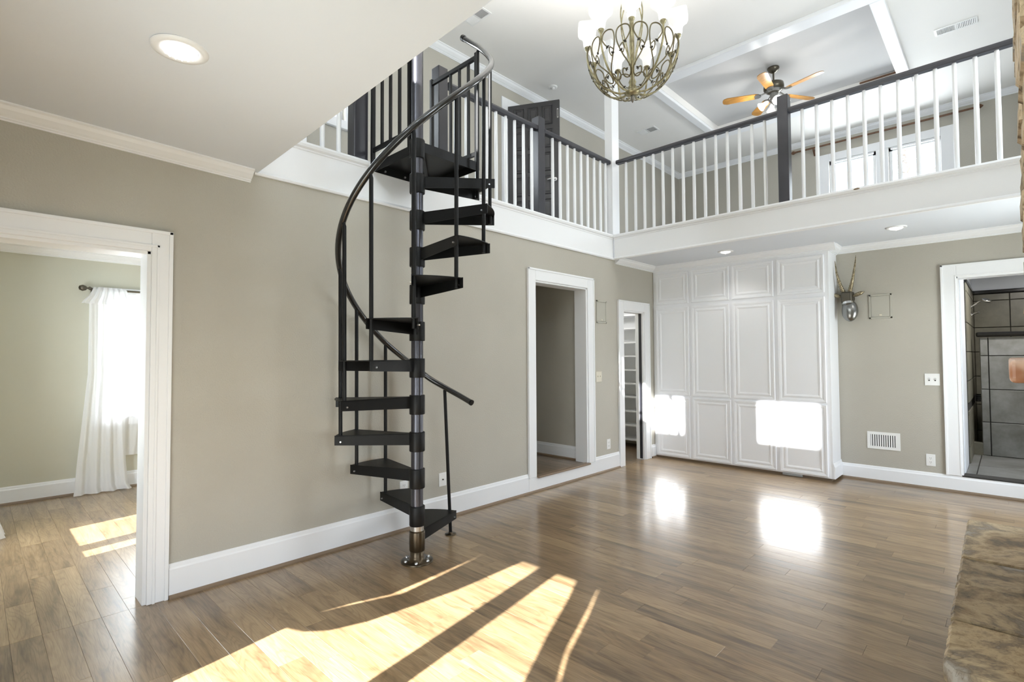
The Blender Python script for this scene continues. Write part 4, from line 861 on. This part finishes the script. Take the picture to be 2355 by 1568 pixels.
def zrail(kf):
    # handrail height above the floor at step parameter kf
    pts = [(-.9, .985), (-.45, 1.03), (.1, 1.095), (.7, 1.18), (1.42, 1.335), (2, 1.46), (3, 1.71), (4, 1.955), (5, 2.20), (6, 2.445), (7, 2.692), (8, 2.935), (9, 3.175), (10, 3.415), (11, 3.655), (11.75, 3.82)]
    for (a_, za), (b__, zb) in zip(pts, pts[1:]):
        if kf <= b__: return za + (zb - za) * (kf - a_) / (b__ - a_)
    return pts[-1][1]
pts = [];  kf = -.62
RH = 0.506
while kf <= 11.58:
    pts.append(pol(RH, A0(kf), zrail(kf))); kf += .1
# smooth heights
for _ in range(3): pts = [pts[0]] + [tuple((Vector(pts[i - 1]) + Vector(pts[i]) * 2 + Vector(pts[i + 1])) / 4) for i in range(1, len(pts) - 1)] + [pts[-1]]
obj('handrail', MB().tube(pts, .0205, 14), M_BLKG, t, label='curved glossy black handrail')
obj('rail_cap', MB().tube([pts[-1], Vector(pts[-1]) + (Vector(pts[-1]) - Vector(pts[-2])).normalized() * .03], .023, 14), M_BLK, t)
obj('rail_cap', MB().tube([pts[0], Vector(pts[0]) + (Vector(pts[0]) - Vector(pts[1])).normalized() * .012], .022, 14), M_BLK, t)
for k in range(0, 12):
    a = A0(k)
    zb = 0.0 if k == 0 else ZT[k - 1] - .062
    if k == 0:
        p0 = Vector((0.352, 2.545, 0.0)); p1 = Vector(pol(RH, R(120), zrail(.27)))
        obj('baluster', MB().tube([p0, p1 - Vector((0, 0, .02))], .0125, 12), M_BLK, t)
        fl = obj('floor_flange', MB().lathe([(.042, 0), (.042, .007), (.016, .011), (.0155, .02)], (p0.x, p0.y), 24), M_BRONZE, t)
        continue
    top_ = zrail(k) - .012
    p0 = Vector(pol(RB, a, zb)); p1 = Vector(pol(RB + .006, a, top_ - .03)); p2 = Vector(pol(RH, a, top_))
    obj('baluster', MB().tube([p0, p1, p2], [.0125, .0125, .008], 12), M_BLK, t)
# landing platform
LX0, LX1, LY0, LY1, LZ = 0.035, 0.60, 2.075, 2.60, 2.815
ld = obj('landing_plate', MB().box(LX0, LY0, LZ - .006, LX1, LY1, LZ), M_BLK, t)
obj('landing_frame', MB().box(LX0, LY0 - .004, LZ - .065, LX1, LY0, LZ + .001).box(LX0, LY1, LZ - .065, LX1, LY1 + .004, LZ + .001).box(LX1, LY0, LZ - .065, LX1 + .004, LY1, LZ + .001).box(LX0, LY0, LZ - .065, LX0 + .005, LY1, LZ), M_BLK, ld)
mb = MB().tube([(PX, PY + .02, LZ - .035), (LX0 + .01, LY1 - .05, LZ - .035)], .022, 4, smooth=False); obj('cross_beam', mb, M_BLK, ld)
obj('collar', MB().lathe([(.0495, LZ - .12), (.0515, LZ - .116), (.0515, LZ + .0), (.0495, LZ + .006), (.040, LZ + .006)], (PX, PY), 28), M_BLK, t)
for y_ in (2.16, 2.34, 2.52):
    obj('bolt', MB().tube([(LX0 + .004, y_, LZ - .045), (LX0 + .014, y_, LZ - .045)], .008, 8), M_BOLT, ld)
def guard(fixed, y_, xa, xb, za, zb, lower, bars, lab):
    g = bpy.data.objects.new('landing_guard', None); put(g, t, (xa, y_, za)); 
    obj('guard_post', MB().box(xa - .014, y_ - .014, za, xa + .014, y_ + .014, zb), M_BLK, g, bevel=0.002)
    obj('guard_post', MB().box(xb - .014, y_ - .014, za, xb + .014, y_ + .014, zb), M_BLK, g, bevel=0.002)
    obj('top_rail', MB().box(xa, y_ - .011, zb - .05, xb, y_ + .011, zb - .02), M_BLK, g); obj('bottom_rail', MB().box(xa, y_ - .011, lower, xb, y_ + .011, lower + .028), M_BLK, g)
    for x_ in bars: obj('guard_bar', MB().box(x_ - .009, y_ - .009, lower, x_ + .009, y_ + .009, zb - .03), M_BLK, g)
guard(0, 2.05, .05, .525, 2.76, 3.73, 2.885, [.175, .285, .40], '')
guard(0, 2.615, .03, .585, 2.76, 3.665, 2.875, [.275, .385, .49], '')

# ------------------------------------------------------------ chandelier
LAMP_C, LAMP_F = 22.0, 7.0
def lamp(name, loc, w, r=.035):
    l = bpy.data.lights.new(name, 'POINT'); l.energy = w; l.shadow_soft_size = r; l.color = (1.0, 0.98, 0.95)
    o = bpy.data.objects.new(name, l); o.location = loc; col.objects.link(o)
CX, CY, C0 = 1.402, 3.5, 3.375
t = thing('chandelier', (CX, CY, C0), 'antique gold scrollwork chandelier with nine frosted glass shades', 'chandelier')
obj('finial', MB().lathe([(.0008, 3.308), (.008, 3.320), (.016, 3.338), (.012, 3.352), (.018, 3.360), (.012, 3.37)], (CX, CY), 16), M_PEWTER, t)
obj('hub', MB().lathe([(.012, 3.366), (.045, 3.37), (.062, 3.385), (.05, 3.40), (.03, 3.41), (.035, 3.43), (.022, 3.45), (.03, 3.47), (.016, 3.50)], (CX, CY), 28), M_GOLD, t)
obj('centre_column', MB().lathe([(.012, 3.49), (.016, 3.52), (.019, 3.70), (.019, 3.80), (.016, 4.0), (.012, 4.08), (.028, 4.12), (.010, 4.16)], (CX, CY), 20), M_GOLD, t)
obj('chain', MB().tube([(CX, CY, 4.15), (CX, CY, 5.22)], .006, 8), M_GOLD, t)
obj('canopy', MB().lathe([(.068, ZU), (.066, ZU - .01), (.04, ZU - .03), (.012, ZU - .045), (.008, ZU - .06)], (CX, CY), 24), M_GOLD, t)
prof = [(.045, .015), (.11, .012), (.19, .045), (.265, .11), (.315, .19), (.343, .28), (.343, .355)]
def catmull(P, n=8):
    out = []
    for i in range(len(P) - 1):
        p0, p1, p2, p3 = (Vector(P[max(i - 1, 0)]), Vector(P[i]), Vector(P[i + 1]), Vector(P[min(i + 2, len(P) - 1)]))
        for j in range(n):
            s_ = j / n; out.append(0.5 * ((2 * p1) + (p2 - p0) * s_ + (2 * p0 - 5 * p1 + 4 * p2 - p3) * s_ ** 2 + (3 * p1 - p0 - 3 * p2 + p3) * s_ ** 3))
    out.append(Vector(P[-1])); return out
PV = catmull([(r, z, 0) for r, z in prof], 8)
def bowl(u, v, gap, off=0.0):
    i = max(0, min(len(PV) - 1.001, v * (len(PV) - 1))); k = int(i); p = PV[k].lerp(PV[k + 1], i - k)
    a = gap + u * R(20); r = p.x + off
    return Vector((CX + r * math.cos(a), CY + r * math.sin(a), C0 + p.y))
camaz = math.atan2(0 - CY, 3.45 - CX)
SC1 = [(-.62, .755), (-.78, .80), (-.90, .87), (-.80, .95), (-.50, .985), (-.18, .94), (-.06, .85), (-.12, .74), (-.40, .60), (-.66, .52), (-.86, .45), (-.88, .39), (-.64, .335), (-.30, .34), (-.12, .39), (-.25, .445), (-.45, .435)]
SC2 = [(-.22, .70), (-.42, .735), (-.50, .68), (-.40, .63), (-.32, .65)]
SC3 = [(-.75, .30), (-.55, .22), (-.2, .20), (-.1, .25), (-.3, .275)]
for k in range(9):
    az = camaz + R(40 * k)
    pts = [Vector((CX + p.x * math.cos(az), CY + p.x * math.sin(az), C0 + p.y)) for p in PV]
    arm = obj('arm', MB().tube(pts, .0075, 8), M_GOLD, t)
    ax, ay = CX + .343 * math.cos(az), CY + .343 * math.sin(az); zz = C0 + .355
    obj('cup', MB().lathe([(.008, zz - .01), (.010, zz), (.019, zz + .012), (.0235, zz + .026), (.021, zz + .028), (.001, zz + .026)], (ax, ay), 18), M_GOLD, arm)
    mb = MB().lathe([(.022, zz + .026), (.031, zz + .04), (.034, zz + .08), (.041, zz + .102), (.054, zz + .120), (.064, zz + .130), (.069, zz + .145), (.071, zz + .185), (.070, zz + .20), (.066, zz + .20), (.062, zz + .15), (.032, zz + .10), (.026, zz + .045)], (0, 0), 32,
        sq=[2.0, 2.0, 2.2, 2.8, 4.0, 5.5, 6.5, 7, 7, 7, 6, 2.2, 2.0])
    mb.xform(Matrix.Translation((ax, ay, 0)) @ Matrix.Rotation(az, 4, 'Z')); obj('glass_shade', mb, M_SHADE, arm)
    lamp('chandelier_lamp', (ax, ay, zz + .15), LAMP_C, .02)
    gap = az + R(20); mb = MB(); lm = MB()
    for sgn in (-1, 1):
        for Sx, rr in ((SC1, .0036), (SC2, .003)):
            P = catmull([bowl(u * -sgn, v, gap) for u, v in Sx], 6); mb.tube(P, rr * 1.35, 6)
            for e in ((0, -1) if Sx is SC1 else (-1,)):
                c_ = P[e]; d_ = (P[e] - P[1 if e == 0 else -2]).normalized()
                for q in (-.9, 0, .9):
                    rt = Matrix.Rotation(q, 3, Vector((math.cos(gap), math.sin(gap), 0))) @ d_; lm.tube([c_, c_ + rt * .010, c_ + rt * .020], [.002, .006, .001], 6)
    obj('scrollwork', mb, M_GOLDS, t); obj('leaf_ornament', lm, M_GOLDD, t)
for k in range(4):
    az = camaz + R(45 + 90 * k); P = catmull([(CX + r * math.cos(az), CY + r * math.sin(az), z) for r, z in ((.03, 3.62), (.05, 3.72), (.095, 3.85), (.115, 3.97), (.09, 4.08), (.05, 4.12), (.035, 4.08), (.05, 4.05))], 8)
    obj('upper_scroll', MB().tube(P, .005, 8), M_GOLD, t)

# ------------------------------------------------------------ ceiling fan
FX, FY = 1.185, 7.665
t = thing('ceiling_fan', (FX, FY, RZ), 'five-blade ceiling fan with honey wood blades and lit glass shades', 'ceiling fan')
obj('canopy', MB().lathe([(.075, RZ), (.078, RZ - .012), (.06, RZ - .045), (.025, RZ - .07), (.012, RZ - .075)], (FX, FY), 28), M_PEWTER, t)
obj('downrod', MB().tube([(FX, FY, RZ - .07), (FX, FY, 5.16)], .012, 12), M_PEWTER, t)
obj('motor_housing', MB().lathe([(.02, 5.18), (.035, 5.165), (.09, 5.15), (.125, 5.13), (.132, 5.09), (.13, 5.06), (.105, 5.04), (.085, 5.02), (.06, 5.0)], (FX, FY), 36), M_PEWTER, t)
obj('vent_band', MB().lathe([(.108, 5.035), (.09, 5.018), (.06, 5.005)], (FX, FY), 32), M_NICKEL, t)
obj('light_fitter', MB().lathe([(.05, 5.0), (.048, 4.94), (.056, 4.92), (.05, 4.89), (.02, 4.87), (.012, 4.84), (.001, 4.83)], (FX, FY), 28), M_NICKEL, t)
for k in range(5):
    az = R(202 + 72 * k); mb = MB(); ir, orr = .19, .66
    shp = [(ir, -.035), (ir + .05, -.052), (orr - .06, -.068), (orr - .015, -.05), (orr, -.02), (orr, .02), (orr - .015, .05), (orr - .06, .068), (ir + .05, .052), (ir, .035)]
    mb.prism(shp, -.004, .004); Mx = Matrix.Translation((FX, FY, 5.0)) @ Matrix.Rotation(az, 4, 'Z') @ Matrix.Rotation(R(12), 4, 'X'); mb.xform(Mx)
    bl_ = obj('blade', mb, M_BLADE, t)
    mb = MB().tube([(.07, 0, .03), (.12, 0, .02), (.17, .0, .0)], [.012, .010, .012], 8); mb.prism([(.16, -.02), (.19, -.042), (.235, -.04), (.25, 0), (.235, .04), (.19, .042), (.16, .02)], -.012, -.004); mb.xform(Mx); obj('blade_iron', mb, M_NICKEL, bl_)
for k in range(4):
    az = R(30 + 90 * k); Mx = Matrix.Translation((FX + .05 * math.cos(az), FY + .05 * math.sin(az), 4.91)) @ Matrix.Rotation(az, 4, 'Z') @ Matrix.Rotation(R(125), 4, 'Y')
    mb = MB().lathe([(.018, .03), (.03, .05), (.034, .09), (.05, .12), (.062, .15), (.06, .15), (.03, .09), (.02, .05)], n=20).xform(Mx); obj('glass_shade', mb, M_SHADE, t); lamp('fan_lamp', tuple(Mx @ Vector((0, 0, .17))), LAMP_F)
    obj('lamp_arm', MB().tube([(0, 0, 0), (0, 0, .045)], .014, 10).xform(Mx), M_NICKEL, t)

# ------------------------------------------------------------ fireplace: chimney, mantel, hearth
t = thing('stone_chimney', (3.9, 3.0, 0), 'rough stacked stone chimney at the right edge', 'chimney', kind='structure')
obj('mortar_core', MB().box(3.56, 2.02, 0.36, XR, 3.95, ZU), M_MORT, t)
z = 0.42; random.seed(11)
while z < 5.18:
    h = random.uniform(.07, .17); h = min(h, ZU - z)
    y_ = 1.98; lean = 3.508 if z > 2.9 else (3.508 + .022 * min(1, (2.9 - z) / .7))
    while y_ < 3.97:
        L_ = random.uniform(.16, .42); y1_ = min(y_ + L_, 3.98)
        if y1_ - y_ > .04:
            xo = 3.4835 + .0165 * (y_ - 2.0) + (.009 if z < 2.75 else 0) + (.004 if z > 4 else 0) + random.uniform(-.001, .018)
            q = lambda a_: a_ + random.uniform(-.003, .006)
            mb = MB(); c_ = .012
            ya, yb_, za, zb = y_ + .008, y1_ - .008, z + .008, z + h - .008
            vs = [(3.60, ya, za), (3.60, yb_, za), (3.60, yb_, zb), (3.60, ya, zb)] + [(q(xo + .014), q(ya), q(za)), (q(xo + .014), q(yb_), q(za)), (q(xo + .014), q(yb_), q(zb)), (q(xo + .014), q(ya), q(zb))] + [(q(xo), q(ya + c_), q(za + c_)), (q(xo), q(yb_ - c_), q(za + c_)), (q(xo), q(yb_ - c_), q(zb - c_)), (q(xo), q(ya + c_), q(zb - c_))]
            fs = [(8, 11, 10, 9)]
            for k in range(4):
                n_ = (k + 1) % 4; fs += [(k, k + 4, n_ + 4, n_), (k + 4, k + 8, n_ + 8, n_ + 4)]
            obj('stone', MB().add(vs, fs), M_STONE, t)
        y_ += L_
    # near end face stones
    x_ = 3.52
    while x_ < XR - .05:
        L_ = random.uniform(.15, .35); x1_ = min(x_ + L_, XR)
        yo = 1.985 + random.uniform(-.012, .012)
        obj('stone', MB().cbox(x_ + .008, yo, z + .008, x1_ - .008, 2.05, z + h - .008, .012, 'y', -1), M_STONE, t)
        x_ += L_
    z += h
random.seed(5)
mt = obj('mantel_beam', MB().box(3.452, 2.18, 1.262, 3.62, 3.72, 1.332), M_MANTEL, None, bevel=0.014, seg=3, label='rough pine mantel beam projecting from the stone chimney', cat='mantel')
ht = thing('hearth', (3.8, 3.0, 0), 'raised hearth with brown flagstone slabs at the lower right', 'hearth', kind='structure')
obj('hearth_base', MB().box(3.36, 2.10, 0.0, 4.28, 3.90, 0.345), M_HBASE, ht)
seams = [2.058, 2.455, 2.842, 3.228, 3.975]; le = [(3.285, 3.282), (3.281, 3.277), (3.276, 3.272), (3.272, 3.266)]
for i, (ya, yb_) in enumerate(zip(seams, seams[1:])):
    n = 22; top = []; random.seed(20 + i)
    zt = (.400, .407, .398, .405)[i]
    x_a, x_b = le[i]
    L1 = [(x_a + (x_b - x_a) * j / n + .0025 * math.sin(j * .9 + i * 2) * random.random() + random.uniform(-.0022, .0022) - 0.004, ya + .008 + (yb_ - ya - .014) * j / n) for j in range(n + 1)]
    poly = [(4.29, ya + .003)] + L1[::1] if False else L1 + [(4.29, yb_ - .006), (4.29, ya + .008)]
    if i == 0:
        poly = [(p[0] + (.024 if j == 0 else .008 if j == 1 else 0), p[1]) for j, p in enumerate(poly)]
    k = len(poly)
    ins = [(p[0] + (.008 if j <= n else 0), p[1]) for j, p in enumerate(poly)]
    vs = [(x, y_, zt - .055) for x, y_ in poly] + [(x, y_, zt - .010) for x, y_ in poly] + [(x, y_, zt) for x, y_ in ins]
    fs = [tuple(range(k)), tuple(reversed(range(2 * k, 3 * k)))] + [((j + 1) % k, j, j + k, (j + 1) % k + k) for j in range(k)] + [((j + 1) % k + k, j + k, j + 2 * k, (j + 1) % k + 2 * k) for j in range(k)]
    o = obj('stone_slab', MB().add(vs, [tuple(reversed(f)) for f in fs]), M_FLAG, ht)

# ------------------------------------------------------------ outside: lawn and bare trees beyond the upstairs window
S('ground', MB().box(-30, -30, -0.5, 30, 60, -0.35), M_LAWN, 'winter lawn outside', 'ground')
random.seed(3)
def tree(x, y, h, lab):
    t = thing('bare_tree', (x, y, -.35), lab, 'tree')
    mb = MB(); mb.tube([(x, y, -.35), (x + .1, y, h * .4), (x - .1, y + .1, h * .75), (x, y, h)], [.16, .12, .08, .02], 8); obj('trunk', mb, M_BARK, t)
    mb = MB()
    for i in range(70):
        z0_ = random.uniform(h * .3, h * .95); a = random.uniform(0, 6.28); L_ = random.uniform(.8, 2.2) * (1.2 - z0_ / h)
        p = Vector((x, y, z0_)); pts = [p]
        for j in range(4):
            p = p + Vector((math.cos(a), math.sin(a), random.uniform(.2, .9))) * L_ / 4; a += random.uniform(-.5, .5); pts.append(p)
        mb.tube(pts, [.03, .022, .016, .01, .004], 5, caps=False)
        for j in (1, 2, 3):
            b2 = a + random.uniform(-1.2, 1.2); mb.tube([pts[j], pts[j] + Vector((math.cos(b2), math.sin(b2), .6)) * L_ * .25, pts[j] + Vector((math.cos(b2 + .3), math.sin(b2 + .3), .8)) * L_ * .45], [.01, .006, .002], 4, caps=False)
    obj('branches', mb, M_BARK, t)
tree(-.6, 15.5, 8.6, 'bare tree outside the hall-side pane of the upstairs window')
tree(1.6, 17.5, 9.4, 'bare tree outside the chimney-side pane of the upstairs window')
